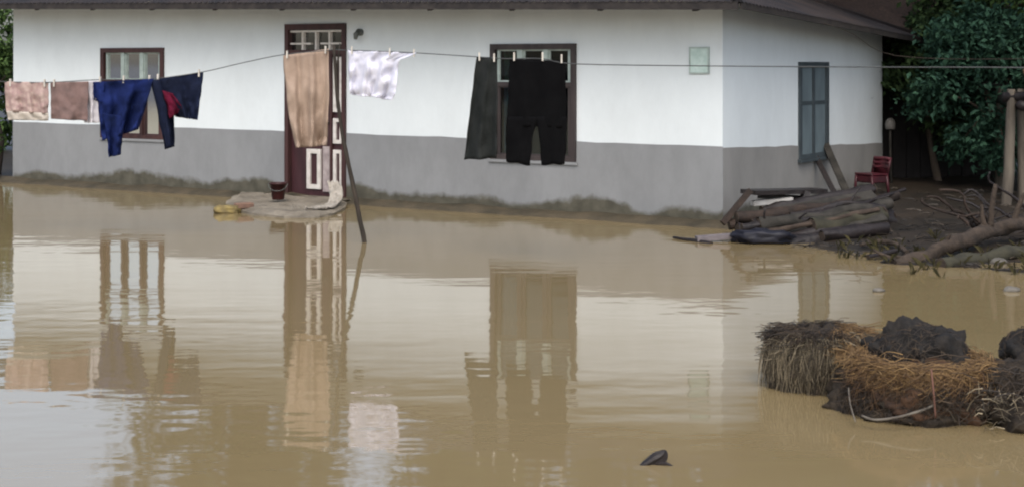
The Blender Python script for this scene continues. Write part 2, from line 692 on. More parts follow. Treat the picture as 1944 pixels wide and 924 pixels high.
M_cur_cream = mat("cream_curtain", (0.52, 0.48, 0.42), (0.36, 0.33, 0.28), 0.9, 6.0)
M_cur_blue = mat("blue_curtain", (0.10, 0.19, 0.32), (0.05, 0.10, 0.20), 0.9, 6.0)
M_cur_green = mat("green_curtain", (0.05, 0.12, 0.10), (0.02, 0.06, 0.05), 0.9, 6.0)
front_window(W1, M_frame, [(8.70, 8.82, 0.75, 1.5, M_cur_cream), (9.2, 9.48, 1.5, 1.9, M_cur_green)], "left")
front_window(W2, M_frame2, [(2.62, 2.90, 0.68, 1.50, M_cur_blue), (1.87, 2.02, 0.7, 1.5, M_cur_cream), (2.66, 2.9, 1.52, 1.92, M_cur_green)], "right")

# side window: steel casement
s0, s1, z0, z1 = SW


def side_box(name, m, parent, *boxes):
    b = MB()
    for (a0, a1, d0, d1, q0, q1) in boxes:
        b.hbox(d0, d1, a0, a1, q0, q1)
    return b.build(name, m, parent)


swin = side_box("window", M_steel_d, house, (s0, s0 + 0.07, -0.03, 0.06, z0, z1), (s1 - 0.07, s1, -0.03, 0.06, z0, z1),
                (s0 + 0.07, s1 - 0.07, -0.03, 0.06, z1 - 0.06, z1), (s0 + 0.07, s1 - 0.07, -0.03, 0.06, z0, z0 + 0.05))
cm_ = (s0 + s1) / 2
side_box("mullion", M_steel_d, swin, (cm_ - 0.03, cm_ + 0.03, -0.02, 0.05, z0 + 0.05, z1 - 0.06))
for (a, b_) in ((s0 + 0.07, cm_ - 0.03), (cm_ + 0.03, s1 - 0.07)):
    for (p, q) in ((z0 + 0.05, 1.255), (1.295, z1 - 0.06)):
        side_box("shutter_panel", M_steel, swin, (a + 0.002, b_ - 0.002, 0.0, 0.02, p, q))
    side_box("glazing_bar", M_steel_d, swin, (a + 0.001, b_ - 0.001, -0.01, 0.03, 1.256, 1.294))
side_box("sill", M_steel_d, swin, (s0 - 0.03, s1 + 0.03, -0.06, 0.0, z0 - 0.04, z0 - 0.002))

# door
s0, s1, z1 = DOOR[0], DOOR[1], DOOR[3]
zf = 0.06
door = part("door", M_frame, house, (s0, s0 + 0.06, -0.03, 0.11, zf, z1), (s1 - 0.06, s1, -0.03, 0.11, zf, z1), (s0 + 0.06, s1 - 0.06, -0.03, 0.11, z1 - 0.075, z1))
part("threshold", M_step, door, (s0, s1, -0.05, 0.2, -0.2, zf))
zt = 1.90
part("transom", M_frame, door, (s0 + 0.06, s1 - 0.06, -0.02, 0.09, zt - 0.03, zt + 0.03))
# transom light with pale lattice
part("pane", M_glass, door, (s0 + 0.06, s1 - 0.06, 0.05, 0.056, zt + 0.03, z1 - 0.075))
for k in range(1, 4):
    c = s0 + 0.06 + (s1 - s0 - 0.12) * k / 4
    part("muntin", M_bead, door, (c - 0.014, c + 0.014, 0.0, 0.05, zt + 0.03, z1 - 0.11))
part("muntin", M_bead, door, (s0 + 0.08, s1 - 0.08, -0.004, 0.046, z1 - 0.108, z1 - 0.085))
part("muntin", M_bead, door, (s0 + 0.08, s0 + 0.42, -0.006, 0.044, zt + 0.10, zt + 0.122))
part("muntin", M_bead, door, (s1 - 0.42, s1 - 0.08, -0.006, 0.044, zt + 0.10, zt + 0.122))


def bead_rect(parent, a, b_, p, q, w=0.028):
    part("panel_moulding", M_bead, parent, (a, a + w, 0.002, 0.03, p, q), (b_ - w, b_, 0.002, 0.03, p, q),
         (a + w, b_ - w, 0.002, 0.03, q - w, q), (a + w, b_ - w, 0.002, 0.03, p, p + w))


dl = part("door_leaf", M_leaf_door, door, (5.82, 6.078, 0.045, 0.085, zf, zt - 0.032))
dm = part("door_leaf", M_leaf_door, door, (5.402, 5.815, 0.03, 0.07, zf, zt - 0.032))
dn = part("door_leaf", M_leaf_door, door, (5.202, 5.372, 0.03, 0.07, zf, zt - 0.032))
part("meeting_stile", M_frame, door, (5.374, 5.400, -0.01, 0.075, zf, zt - 0.032))
for (p, q) in ((0.15, 0.66), (0.74, 1.06), (1.14, 1.84)):
    bead_rect(dm, 5.565, 5.795, p, q, 0.058)
    bead_rect(dn, 5.212, 5.362, p, q, 0.046)
part("stile", mat("faded_pink_paint", (0.36, 0.31, 0.30), (0.22, 0.18, 0.18), 0.7, 9.0), dm, (5.425, 5.535, 0.012, 0.03, 0.12, 0.70))
mb = MB()
mb.tube([HW(5.45, 0.03, 1.0), HW(5.45, -0.02, 1.0), HW(5.50, -0.025, 1.0), HW(5.56, -0.025, 1.0)], 0.012, 8)
mb.build("handle", M_bulb, dm, True)

# lamp holder and wall plaque
mb = MB()
c = HW(4.913, 0, 2.147)
mb.tube([c, c - HV * 0.05], 0.045, 12)
mb.tube([c - HV * 0.05, c - HV * 0.10 - Vector((0, 0, 0.03)), c - HV * 0.11 - Vector((0, 0, 0.09))], [0.03, 0.035, 0.02], 10)
tag(mb.build("lamp_holder", M_bulb, house, True), "small grey lamp holder beside the door")
plq = part("plaque", M_plaque, house, (0.165, 0.372, -0.018, 0.0, 1.66, 1.92))
plq["label"] = "pale green square plaque high on the white wall"
part("plaque_frame", M_muntin, plq, (0.150, 0.166, -0.022, 0.0, 1.645, 1.935), (0.371, 0.387, -0.022, 0.0, 1.645, 1.935),
     (0.166, 0.371, -0.022, 0.0, 1.919, 1.935), (0.166, 0.371, -0.022, 0.0, 1.645, 1.661))

# roof: hipped, corrugated sheets on rafters
HALF = (DMAX - DMIN) / 2
DR = DMIN + HALF
mb = MB()
ra, rb = HW(SMIN + HALF, DR, roof_z(SMIN + HALF, DR) + 0.02), HW(SMAX - HALF, DR, roof_z(SMAX - HALF, DR) + 0.02)
mb.tube([ra, rb], 0.05, 8)
for (s, d, top) in ((SMIN, DMIN, ra), (SMIN, DMAX, ra), (SMAX, DMIN, rb), (SMAX, DMAX, rb)):
    mb.tube([HW(s, d, eave_z(s, d) + 0.02), top], 0.04, 8)
roof = mb.build("roof", M_roof, house, True)
roof["label"] = "low hipped roof of rusty corrugated sheets"


def facet(lo, hi, fn, per=0.096, n_per_sheet=8):
    """corrugated sheets; fn(a, t) -> (s, d); a runs along the eave, t up the slope"""
    nsub = 6
    total = int((hi - lo) / per)
    per = (hi - lo) / total
    i = 0
    k = 0
    while i < total:
        j = min(total, i + n_per_sheet)
        vs_, fs_ = [], []
        cols = (j - i) * nsub
        lift = 0.004 * (k % 2)
        for c_ in range(cols + 1):
            a = lo + per * (i + c_ / nsub)
            lim = max(0.001, min(a - lo, hi - a, HALF))
            for t in (-0.03, lim * 0.5, lim):
                s, d = fn(a, t)
                z = roof_z(s, d) + (0.0 if t >= 0 else TANP * t)
                vs_.append(HW(s, d, z + 0.012 + lift + 0.011 * math.sin(2 * math.pi * (a - lo) / per)))
        for c_ in range(cols):
            for t in range(2):
                fs_.append((c_ * 3 + t, c_ * 3 + t + 1, (c_ + 1) * 3 + t + 1, (c_ + 1) * 3 + t))
        o_ = mesh_obj("roof_sheet", vs_, fs_, M_roof, roof, True)
        i = j
        k += 1


facet(SMIN, SMAX, lambda a, t: (a, DMIN + t))
facet(SMIN, SMAX, lambda a, t: (a, DMAX - t))
facet(DMIN, DMAX, lambda a, t: (SMIN + t, a))
facet(DMIN, DMAX, lambda a, t: (SMAX - t, a))
for k in range(11):
    s = 0.05 + k * 1.13
    lim = min(HALF, s - SMIN, SMAX - s) * 0.98
    mb = MB()
    mb.beam(HW(s, DMIN + 0.01, roof_z(s, DMIN + 0.01) - 0.052), HW(s, DMIN + max(0.75, lim), roof_z(s, DMIN + max(0.75, lim)) - 0.052), 0.06, 0.09)
    mb.build("rafter", M_timber, roof)
mb = MB()
mb.beam(HW(SMIN, DMIN - 0.012, eave_z(SMIN, DMIN) - 0.035), HW(SMAX, DMIN - 0.012, eave_z(SMAX, DMIN) - 0.035), 0.022, 0.085)
mb.build("fascia", M_timber, roof)
mb = MB()
mb.beam(HW(SMIN - 0.012, DMIN + 0.03, eave_z(SMIN, DMIN) - 0.03), HW(SMIN - 0.012, DMAX, eave_z(SMIN, DMAX) - 0.03), 0.022, 0.07)
mb.build("fascia", M_timber, roof)

# ------------------------------------------------------------------ doorstep and the small things on it
outl = [(428, 389), (446, 401), (486, 410), (540, 415), (598, 415), (634, 409), (655, 398), (660, 387)]
base = [W(x, y, 0) for x, y in outl] + [HW(4.95, -0.01, 0), HW(5.6, -0.01, 0), HW(6.4, -0.01, 0), HW(7.0, -0.01, 0)]
cen = sum(base, Vector()) / len(base)
vs, fs = [], []
nb = len(base)
for p in base:
    vs.append(Vector((p.x, p.y, -0.25)))
for p in base:
    vs.append(Vector((p.x, p.y, 0.022)) + Vector((0, 0, 0.02 * noise.noise(p * 3))))
for p in base:
    q = cen + (p - cen) * 0.86
    vs.append(Vector((q.x, q.y, 0.055 + 0.03 * noise.noise(p * 4))))
vs.append(Vector((cen.x, cen.y, 0.06)))
for r in range(2):
    for i in range(nb):
        j = (i + 1) % nb
        fs.append((r * nb + i, r * nb + j, (r + 1) * nb + j, (r + 1) * nb + i))
for i in range(nb):
    fs.append((2 * nb + i, 2 * nb + (i + 1) % nb, 3 * nb))
o = mesh_obj("doorstep", vs, fs, M_step)
tag(o, "low rough concrete doorstep slab in front of the maroon door", "doorstep")
md = o.modifiers.new("sub", 'SUBSURF')
md.subdivision_type = 'SIMPLE'
md.levels = md.render_levels = 3
tx = bpy.data.textures.new("step_noise", 'CLOUDS')
tx.noise_scale = 0.18
md = o.modifiers.new("disp", 'DISPLACE')
md.texture = tx
md.texture_coords = 'GLOBAL'
md.strength = 0.07

M_bucket = mat("dark_red_plastic", (0.045, 0.010, 0.009), (0.024, 0.007, 0.007), 0.4, 7.0)
c = P(528, 379, 18.1)
bk = empty("bucket", c)
tag(bk, "small dark red bucket on the doorstep left of the door", "bucket")
mb = MB()
mb.lathe(c, [(0.07, 0.0), (0.075, 0.01), (0.10, 0.19), (0.115, 0.19), (0.115, 0.205), (0.098, 0.207), (0.092, 0.19), (0.07, 0.03)], 20)
mb.build("body", M_bucket, bk, True)
mb = MB()
mb.tube([c + Vector((0.118 * math.cos(a), -0.118 * math.sin(a) * 0.75, 0.195 - 0.085 * math.sin(a))) for a in [math.pi * i / 12 for i in range(13)]], 0.004, 6)
mb.build("handle", M_bulb, bk, True)


def lump(name, c, rx, ry, rz, m, seed, amp=0.25, freq=2.0, rotz=0.0, parent=None, sub=3, flat=None):
    bm = bmesh.new()
    bmesh.ops.create_icosphere(bm, subdivisions=sub, radius=1.0)
    ca, sa = math.cos(rotz), math.sin(rotz)
    for v in bm.verts:
        n_ = noise.fractal(v.co * freq + Vector((seed * 3.7, seed, 0)), 0.9, 2.1, 4)
        p = v.co * (1 + amp * n_)
        if flat is not None and p.z < flat:
            p.z = flat
        x, y, z = p.x * rx, p.y * ry, p.z * rz
        v.co = Vector((c[0] + x * ca - y * sa, c[1] + x * sa + y * ca, c[2] + z))
    me = bpy.data.meshes.new(name)
    bm.to_mesh(me)
    bm.free()
    me.materials.append(m)
    me.polygons.foreach_set("use_smooth", [True] * len(me.polygons))
    o_ = bpy.data.objects.new(name, me)
    return link(o_, parent)


M_sack = mat("yellow_sacking", (0.26, 0.20, 0.075), (0.11, 0.085, 0.04), 0.85, 14.0, bump=0.006)
c = P(430, 396, 17.35)
tag(lump("sandbag", (c.x, c.y, 0.03), 0.17, 0.10, 0.065, M_sack, 2, 0.35, 2.2, 0.2), "yellow sandbag at the left tip of the doorstep", "sandbag")
M_brick = mat("worn_brick", (0.20, 0.12, 0.085), (0.13, 0.08, 0.06), 0.85, 12.0, bump=0.004)
mb = MB()
c = P(463, 394, 17.45)
mb.box((c.x, c.y, 0.075), 0.22, 0.11, 0.07, 0.5)
o = mb.build("brick", M_brick)
tag(o, "reddish brick lying beside the yellow sandbag", "brick")
o.modifiers.new("bev", 'BEVEL').width = 0.012
M_rag = mat("dirty_white_cloth", (0.40, 0.37, 0.32), (0.24, 0.22, 0.19), 0.9, 9.0, bump=0.01)
# crumpled rag: a drape over the threshold edge
vs, fs = [], []
pa = [P(632, 348, 18.15), P(637, 362, 18.05), P(638, 376, 17.9), P(632, 390, 17.6), P(612, 397, 17.2), P(590, 397, 17.05)]
pa = densify(pa, 6)
nn = 9
for i, p in enumerate(pa):
    t = i / (len(pa) - 1)
    wdt = 0.075 + 0.05 * t
    for j in range(nn):
        q = (j / (nn - 1) - 0.5) * 2
        off = Vector((wdt * q * (1 - 0.5 * t), wdt * q * t * 0.8, 0.02 * math.sin(j * 2.1 + i * 0.6) + 0.02 * noise.noise(Vector((i * 0.4, j * 0.7, 5)))))
        vs.append(p + off + Vector((0, -0.02 * math.cos(j * 1.7 + i * 0.3), 0.015)))
for i in range(len(pa) - 1):
    for j in range(nn - 1):
        fs.append((i * nn + j, i * nn + j + 1, (i + 1) * nn + j + 1, (i + 1) * nn + j))
o = mesh_obj("rag", vs, fs, M_rag, smooth=True)
o.modifiers.new("solid", 'SOLIDIFY').thickness = 0.008
tag(o, "dirty white rag trailing from the door over the doorstep", "rag")

# ------------------------------------------------------------------ washing lines, posts and the washing
M_pole = mat("dark_pole_wood", (0.045, 0.035, 0.026), (0.022, 0.018, 0.014), 0.8, 9.0, (1, 1, 0.3), bump=0.004)
M_post = mat("grey_post_wood", (0.13, 0.112, 0.088), (0.065, 0.055, 0.044), 0.85, 8.0, (1, 1, 0.2), bump=0.008)
M_line = mat("grey_cord", (0.075, 0.08, 0.08), None, 0.8, 10.0)

pts = densify([Vector((-1.45, 14.50, -0.38)), W(692, 460), P(684, 420, 14.5), P(672, 360, 14.5), P(659, 300, 14.5), P(649, 250, 14.5), P(640, 180, 14.5), P(634, 86, 14.5)], 4)
prop = empty("clothes_prop", W(692, 460))
tag(prop, "thin dark bent stick in the water propping up the clothes line", "prop pole")
mb = MB()
mb.tube(pts, [0.027 - 0.012 * i / len(pts) for i in range(len(pts))], 8, 0.25)
mb.build("stick", M_pole, prop, True)
mb = MB()
mb.tube([pts[-4], pts[-2] + Vector((0.04, 0, 0)), pts[-1] + Vector((0.06, 0, 0.02))], [0.012, 0.010, 0.007], 6)
mb.build("fork", M_pole, prop, True)

TOP = P(635, 95, 14.5)
left_anchor = P(-150, 146, 15.2)
line_pts = [left_anchor, P(0, 155, 15.1), P(90, 157, 15.02), P(180, 152, 14.95), P(290, 150, 14.85), P(385, 137, 14.75), P(460, 120, 14.66), P(540, 104, 14.57), TOP]
RL = lambda t: Vector((-1.74 + 1.87 * t, 14.5 - 1.6 * t, 0))       # plan of the right-hand line, t = 1 near the black trousers


def on_right(px):
    k = (px - HORX) / FPX
    t = (k * 14.5 + 1.74) / (1.87 + k * 1.6)
    return RL(t).y


right_pts = [TOP] + [P(x, y, on_right(x)) for x, y in ((700, 97), (790, 101), (900, 108), (960, 112), (1030, 112), (1095, 122), (1372, 126), (1680, 128), (1944, 129))]
ra_xy = RL(3.35)
anchor_r = Vector((ra_xy.x, ra_xy.y, 1.70))
right_pts.append(anchor_r)
mb = MB()
mb.tube(densify(line_pts, 4), 0.0045, 5)
tag(mb.build("clothes_line", M_line, None, True), "clothes line left of the prop stick carrying the blue washing", "clothes line", "clothes lines")
mb = MB()
mb.tube(densify(right_pts, 4), 0.0045, 5)
tag(mb.build("clothes_line", M_line, None, True), "long clothes line right of the prop stick running to the right edge", "clothes line", "clothes lines")
for (p, lab) in ((left_anchor, "wooden post holding the left end of the clothes line"), (anchor_r, "wooden post holding the right end of the clothes line")):
    mb = MB()
    mb.tube([(p.x, p.y, -0.5), (p.x + 0.01, p.y, 0.8), (p.x, p.y, p.z + 0.12)], [0.05, 0.045, 0.04], 9, 0.2)
    tag(mb.build("line_post", M_post, None, True), lab, "post")
# thin power cable from the house corner towards the trees
mb = MB()
mb.tube(densify([HW(-0.02, 0.9, 2.40), HW(-0.6, 2.1, 2.16), P(1700, 106, 18.0), P(1960, 112, 17.0), P(2150, 100, 16.5)], 5), 0.004, 5)
tag(mb.build("cable", M_pole, None, True), "thin dark cable sagging from the house corner towards the trees", "cable")


def cloth_grid(rows, Yfun, nx_=22, ny_=26, amp=0.025, folds=3.0, seed=0, dY=0.0):
    """rows: list of (t, xl, yl, xr, yr) from top to bottom in photo pixels"""
    vs_, fs_ = [], []
    for j in range(ny_ + 1):
        t = j / ny_
        for (r0, r1) in zip(rows, rows[1:]):
            if t <= r1[0] + 1e-9:
                u = (t - r0[0]) / (r1[0] - r0[0])
                xl, yl, xr, yr = [r0[q] + (r1[q] - r0[q]) * u for q in (1, 2, 3, 4)]
                break
        for i in range(nx_ + 1):
            a = i / nx_
            x = xl + (xr - xl) * a
            y = yl + (yr - yl) * a
            ph = 6.283 * folds * a + seed + 0.9 * math.sin(3 * t + seed)
            y += 1.4 * noise.noise(Vector((a * 3 + seed, t * 2, 1))) * (0.3 + t)
            x += 2.0 * noise.noise(Vector((a * 3, t * 4 + seed, 2)))
            cr_ = abs(noise.noise(Vector((a * 4 + t * 1.5 + seed, t * 3 - a, 3)))) ** 0.6
            d = amp * (0.35 + t) * 1.7 * (math.sin(ph) + 0.35 * math.sin(2.3 * ph + 1.1 + 2 * t) + 0.9 * noise.noise(Vector((a * 5 + seed, t * 4, 0))) + 1.1 * cr_)
            vs_.append(P(x, y, Yfun(x) + d + dY))
    for j in range(ny_):
        for i in range(nx_):
            q = j * (nx_ + 1) + i
            fs_.append((q, q + 1, q + nx_ + 2, q + nx_ + 1))
    return vs_, fs_


YL = lambda x: 15.1 - 0.57 * (x / 635.0)
M_peg = mat("pale_pegs", (0.55, 0.52, 0.46), None, 0.6, 10.0)


def garment(name, label, m, grids, cat, pegs=(), extra=None):
    v_, f_ = [], []
    mi = []
    for (g, k) in grids:
        n_ = len(v_)
        v_ += g[0]
        f_ += [tuple(q + n_ for q in ff) for ff in g[1]]
        mi += [k] * len(g[1])
    mats = [m] + ([extra] if extra else [])
    o_ = mesh_obj(name, v_, f_, None, None, True, mats, mi)
    sd = o_.modifiers.new("solid", 'SOLIDIFY')
    sd.thickness = 0.005
    sd.offset = 0
    tag(o_, label, cat, "washing on the clothes lines")
    for (x, y, Y) in pegs:
        b = MB()
        c_ = P(x, y, Y)
        b.box(c_ + Vector((0, -0.012, 0)), 0.014, 0.012, 0.075)
        b.box(c_ + Vector((0, 0.012, 0)), 0.014, 0.012, 0.075)
        b.build("peg", M_peg, o_)
    return o_


def fabric(name, c1, c2=None, scale=7.0):
    c1 = tuple(x * 0.78 for x in c1)
    c2 = tuple(x * 0.72 for x in c2) if c2 else None
    return mat(name, c1, c2, 0.92, scale, bump=0.002, bscale=90, spec=0.08)


M_pink = fabric("beige_pink_fabric", (0.50, 0.39, 0.34), (0.40, 0.27, 0.26), 16)
M_pale = fabric("cream_hem_fabric", (0.64, 0.58, 0.50))
M_mauve = fabric("mauve_brown_fabric", (0.245, 0.165, 0.150), (0.185, 0.130, 0.120), 9)
M_whitec = fabric("white_fabric", (0.74, 0.72, 0.74), (0.62, 0.60, 0.64))
M_blue = fabric("royal_blue_fabric", (0.014, 0.026, 0.120), (0.007, 0.013, 0.050), 5)
M_navy = fabric("navy_fabric", (0.014, 0.020, 0.048), (0.008, 0.011, 0.024), 6)
M_crim = fabric("crimson_fabric", (0.17, 0.012, 0.040), (0.08, 0.008, 0.022), 6)
M_tan = fabric("tan_towel", (0.45, 0.345, 0.270), (0.37, 0.275, 0.21), 5)
M_lav = fabric("lavender_white_fabric", (0.88, 0.88, 0.97), (0.76, 0.77, 0.90), 11)
M_olive = fabric("dark_grey_green_fabric", (0.030, 0.033, 0.032), (0.018, 0.021, 0.020), 6)
M_black = fabric("black_fabric", (0.005, 0.005, 0.0055), (0.003, 0.003, 0.0035), 6)

garment("towel", "pale beige pink towel with a cream hem, leftmost on the clothes line", M_pink,
        [(cloth_grid([(0, 8, 155, 92, 157), (1, 12, 212, 92, 216)], YL, seed=1, amp=0.015), 0),
         (cloth_grid([(0, 12, 211, 92, 215), (1, 16, 228, 92, 229)], YL, ny_=5, seed=1, amp=0.012), 1)], "towel", [(20, 157, 15.08), (85, 158, 15.02)], M_pale)
garment("cloth", "mauve brown cloth hanging between the beige towel and the blue shirt", M_mauve,
        [(cloth_grid([(0, 96, 157, 168, 155), (1, 97, 226, 166, 230)], YL, seed=2, amp=0.012, folds=1.5), 0)], "cloth", [(103, 158, 15.0)])
garment("cloth", "narrow white cloth behind the mauve cloth and the blue shirt", M_whitec,
        [(cloth_grid([(0, 150, 156, 192, 153), (1, 160, 233, 194, 234)], YL, seed=3, amp=0.012, dY=0.05), 0)], "cloth")
garment("shirt", "crumpled royal blue shirt hung up with one sleeve dangling low", M_blue,
        [(cloth_grid([(0, 178, 156, 292, 150), (0.35, 186, 196, 285, 172), (0.7, 190, 240, 276, 206), (1, 194, 268, 262, 246)], YL, seed=4, amp=0.04, folds=2.3), 0),
         (cloth_grid([(0, 196, 215, 238, 222), (0.5, 203, 258, 232, 262), (1, 207, 299, 229, 294)], YL, nx_=10, seed=5, amp=0.03, folds=1.3, dY=-0.03), 0),
         (cloth_grid([(0, 176, 157, 200, 158), (1, 178, 190, 196, 196)], YL, nx_=6, ny_=8, seed=6, amp=0.02, folds=1, dY=-0.02), 0)], "shirt", [(190, 153, 14.93), (235, 151, 14.9), (284, 150, 14.86)])
garment("trousers", "dark navy trousers with crimson lining swept sideways on the line", M_navy,
        [(cloth_grid([(0, 288, 152, 386, 138), (0.5, 312, 188, 381, 184), (1, 334, 222, 375, 228)], YL, seed=7, amp=0.025, folds=1.6), 0),
         (cloth_grid([(0, 286, 152, 318, 150), (0.5, 300, 215, 330, 208), (1, 313, 284, 331, 279)], YL, nx_=10, seed=8, amp=0.03, folds=1.2, dY=-0.02), 0),
         (cloth_grid([(0, 308, 172, 328, 178), (0.6, 316, 200, 346, 204), (1, 322, 226, 338, 214)], YL, nx_=10, ny_=12, seed=9, amp=0.02, folds=1.1, dY=-0.055), 1)], "trousers",
        [(300, 148, 14.83), (378, 139, 14.75)], M_crim)
garment("towel", "large tan towel hanging in front of the maroon door", M_tan,
        [(cloth_grid([(0, 538, 106, 624, 93), (0.45, 544, 190, 624, 190), (0.8, 556, 258, 622, 256), (1, 562, 281, 620, 277)], YL, nx_=26, ny_=30, seed=10, amp=0.03, folds=2.2), 0)], "towel",
        [(545, 104, 14.57), (618, 95, 14.52)])
garment("sheet", "lavender white sheet with a ragged hem on the clothes line right of the door", M_lav,
        [(cloth_grid([(0, 660, 96, 790, 101), (0.12, 661, 108, 776, 108), (0.2, 662, 116, 758, 114), (0.85, 664, 176, 750, 182), (1, 668, 180, 744, 190)], on_right, nx_=30, seed=11, amp=0.03, folds=3), 0)], "sheet",
        [(668, 96, on_right(668)), (740, 99, on_right(740)), (786, 101, on_right(786))])
garment("cloth", "dark grey green cloth hanging left of the black trousers", M_olive,
        [(cloth_grid([(0, 905, 108, 944, 110), (0.5, 893, 205, 944, 208), (1, 881, 304, 942, 301)], on_right, nx_=14, seed=12, amp=0.022, folds=1.6), 0)], "cloth",
        [(910, 108, on_right(910)), (938, 110, on_right(938))])
garment("trousers", "black trousers hanging upright in front of the right-hand window", M_black,
        [(cloth_grid([(0, 968, 112, 1072, 116), (0.3, 966, 150, 1074, 152), (1, 962, 240, 1076, 242)], on_right, nx_=24, seed=13, amp=0.004, folds=2.2), 0),
         (cloth_grid([(0, 962, 222, 1020, 222), (0.4, 960, 262, 1011, 262), (1, 961, 307, 1006, 315)], on_right, nx_=12, ny_=12, seed=13, amp=0.0035, folds=1.1, dY=0.0), 0),
         (cloth_grid([(0, 1018, 222, 1076, 222), (0.4, 1024, 262, 1076, 262), (1, 1028, 314, 1072, 312)], on_right, nx_=12, ny_=12, seed=13, amp=0.0035, folds=1.1, dY=0.0), 0)], "trousers",
        [(976, 108, on_right(976)), (1030, 108, on_right(1030)), (1066, 112, on_right(1066))])

# ------------------------------------------------------------------ timber pile at the house corner
M_log = mat("brown_log", (0.038, 0.025, 0.018), (0.014, 0.010, 0.008), 0.8, 7.0, (1, 1, 1), bump=0.012)
M_log2 = mat("grey_log", (0.040, 0.036, 0.030), (0.017, 0.016, 0.013), 0.85, 7.0, (1, 1, 1), bump=0.012)
M_log3 = mat("wet_dark_log", (0.022, 0.017, 0.016), (0.010, 0.008, 0.008), 0.5, 7.0, (1, 1, 1), bump=0.012)
M_moss = mat("mossy_log", (0.045, 0.042, 0.026), (0.020, 0.019, 0.013), 0.85, 7.0, bump=0.012)
M_end = mat("cut_wood_end", (0.05, 0.036, 0.026), (0.025, 0.019, 0.014), 0.85, 14.0)
M_bark0 = mat("pale_brown_pole", (0.060, 0.043, 0.031), (0.028, 0.020, 0.015), 0.85, 8.0, bump=0.008)
M_palew = mat("pale_plank", (0.17, 0.15, 0.155), (0.10, 0.09, 0.095), 0.8, 8.0, bump=0.004)
M_tarp = mat("dark_blue_tarpaulin", (0.012, 0.013, 0.022), (0.006, 0.006, 0.010), 0.5, 6.0, bump=0.01)


def log(name, label, m, pts_, r0, r1, seed=0, group=None, cat="log", stubs=()):
    root = empty(name, pts_[0])
    tag(root, label, cat, group)
    d_ = densify(pts_, 9)
    for i, p in enumerate(d_):
        d_[i] = p + Vector((0, 0, 0.03 * noise.noise(p * 2.5 + Vector((seed, 0, 0)))))
    k = len(d_)
    b = MB()
    b.tube(d_, [r0 + (r1 - r0) * i / (k - 1) for i in range(k)], 12, 0.55, False, seed)
    b.build("bark", m, root, True)
    for (i, j, rr) in ((0, 1, r0), (k - 1, k - 2, r1)):
        b = MB()
        t_ = (d_[i] - d_[j]).normalized()
        b.tube([d_[i] - t_ * 0.006, d_[i] + t_ * 0.004], rr * 0.97, 10)
        b.build("cut_end", M_end, root)
    for (f, dv, r_) in stubs:
        p = d_[int(f * (k - 1))]
        b = MB()
        b.tube(densify([p, p + Vector(dv) * 0.6, p + Vector(dv) * 1.0 + Vector((0.02, 0, 0.01))], 3), [r_, r_ * 0.95, r_ * 0.9, r_ * 0.8, r_ * 0.75, r_ * 0.65, r_ * 0.6], 8, 0.3, True, seed)
        b.build("branch", m, root, True)
    return root


G = "timber pile at the house corner"
log("log", "long brown log slanting across the top of the timber pile", M_log, [P(1398, 414, 15.0), P(1540, 398, 15.2), P(1704, 372, 15.7)], 0.060, 0.050, 1, G)
log("log", "grey log just below the topmost brown log of the timber pile", M_log2, [P(1440, 428, 14.8), P(1560, 412, 15.0), P(1690, 388, 15.4)], 0.065, 0.060, 2, G)
log("log", "thick mossy grey log at the right of the timber pile", M_moss, [P(1540, 432, 14.7), P(1610, 420, 14.9), P(1676, 408, 15.1)], 0.085, 0.090, 3, G)
log("log", "dark reddish log in the water at the front of the timber pile", M_log3, [P(1418, 462, 14.45), P(1530, 458, 14.5), P(1645, 446, 14.7)], 0.075, 0.065, 4, G)
log("log", "dark log behind, filling the middle of the timber pile", M_log3, [P(1400, 440, 14.9), P(1520, 434, 15.0), P(1660, 424, 15.3)], 0.09, 0.09, 5, G)
log("log", "short brown log with moss sticking out left of the timber pile", M_log, [P(1384, 424, 15.05), P(1450, 416, 15.1), P(1520, 412, 15.2)], 0.055, 0.060, 6, G)
log("log", "dark log at the back right end of the timber pile", M_log3, [P(1580, 440, 15.2), P(1640, 425, 15.5), P(1690, 412, 15.8)], 0.10, 0.09, 7, G)
log("log", "thin crooked branch sticking up over the right end of the timber pile", M_log3, [P(1500, 410, 15.0), P(1590, 388, 15.2), P(1640, 384, 15.3), P(1718, 360, 15.8)], 0.030, 0.016, 41, G, "log", [(0.5, (0.10, 0.02, 0.16), 0.012), (0.75, (0.14, -0.05, 0.04), 0.010)])
log("log", "slim pale brown pole lying along the face of the timber pile", M_bark0, [P(1430, 444, 14.55), P(1540, 424, 14.7), P(1668, 398, 15.0)], 0.028, 0.024, 42, G)
log("log", "dark split log low at the front right of the timber pile", M_log3, [P(1560, 452, 14.45), P(1620, 440, 14.6), P(1682, 430, 14.8)], 0.05, 0.06, 43, G)
log("log", "dark branch with two stubs in the middle of the timber pile", M_log3, [P(1408, 430, 14.75), P(1500, 420, 14.85), P(1600, 412, 15.0)], 0.04, 0.032, 44, G, "log", [(0.3, (-0.03, -0.03, 0.13), 0.014), (0.6, (0.08, -0.06, 0.08), 0.012)])
rl = random.Random(9)
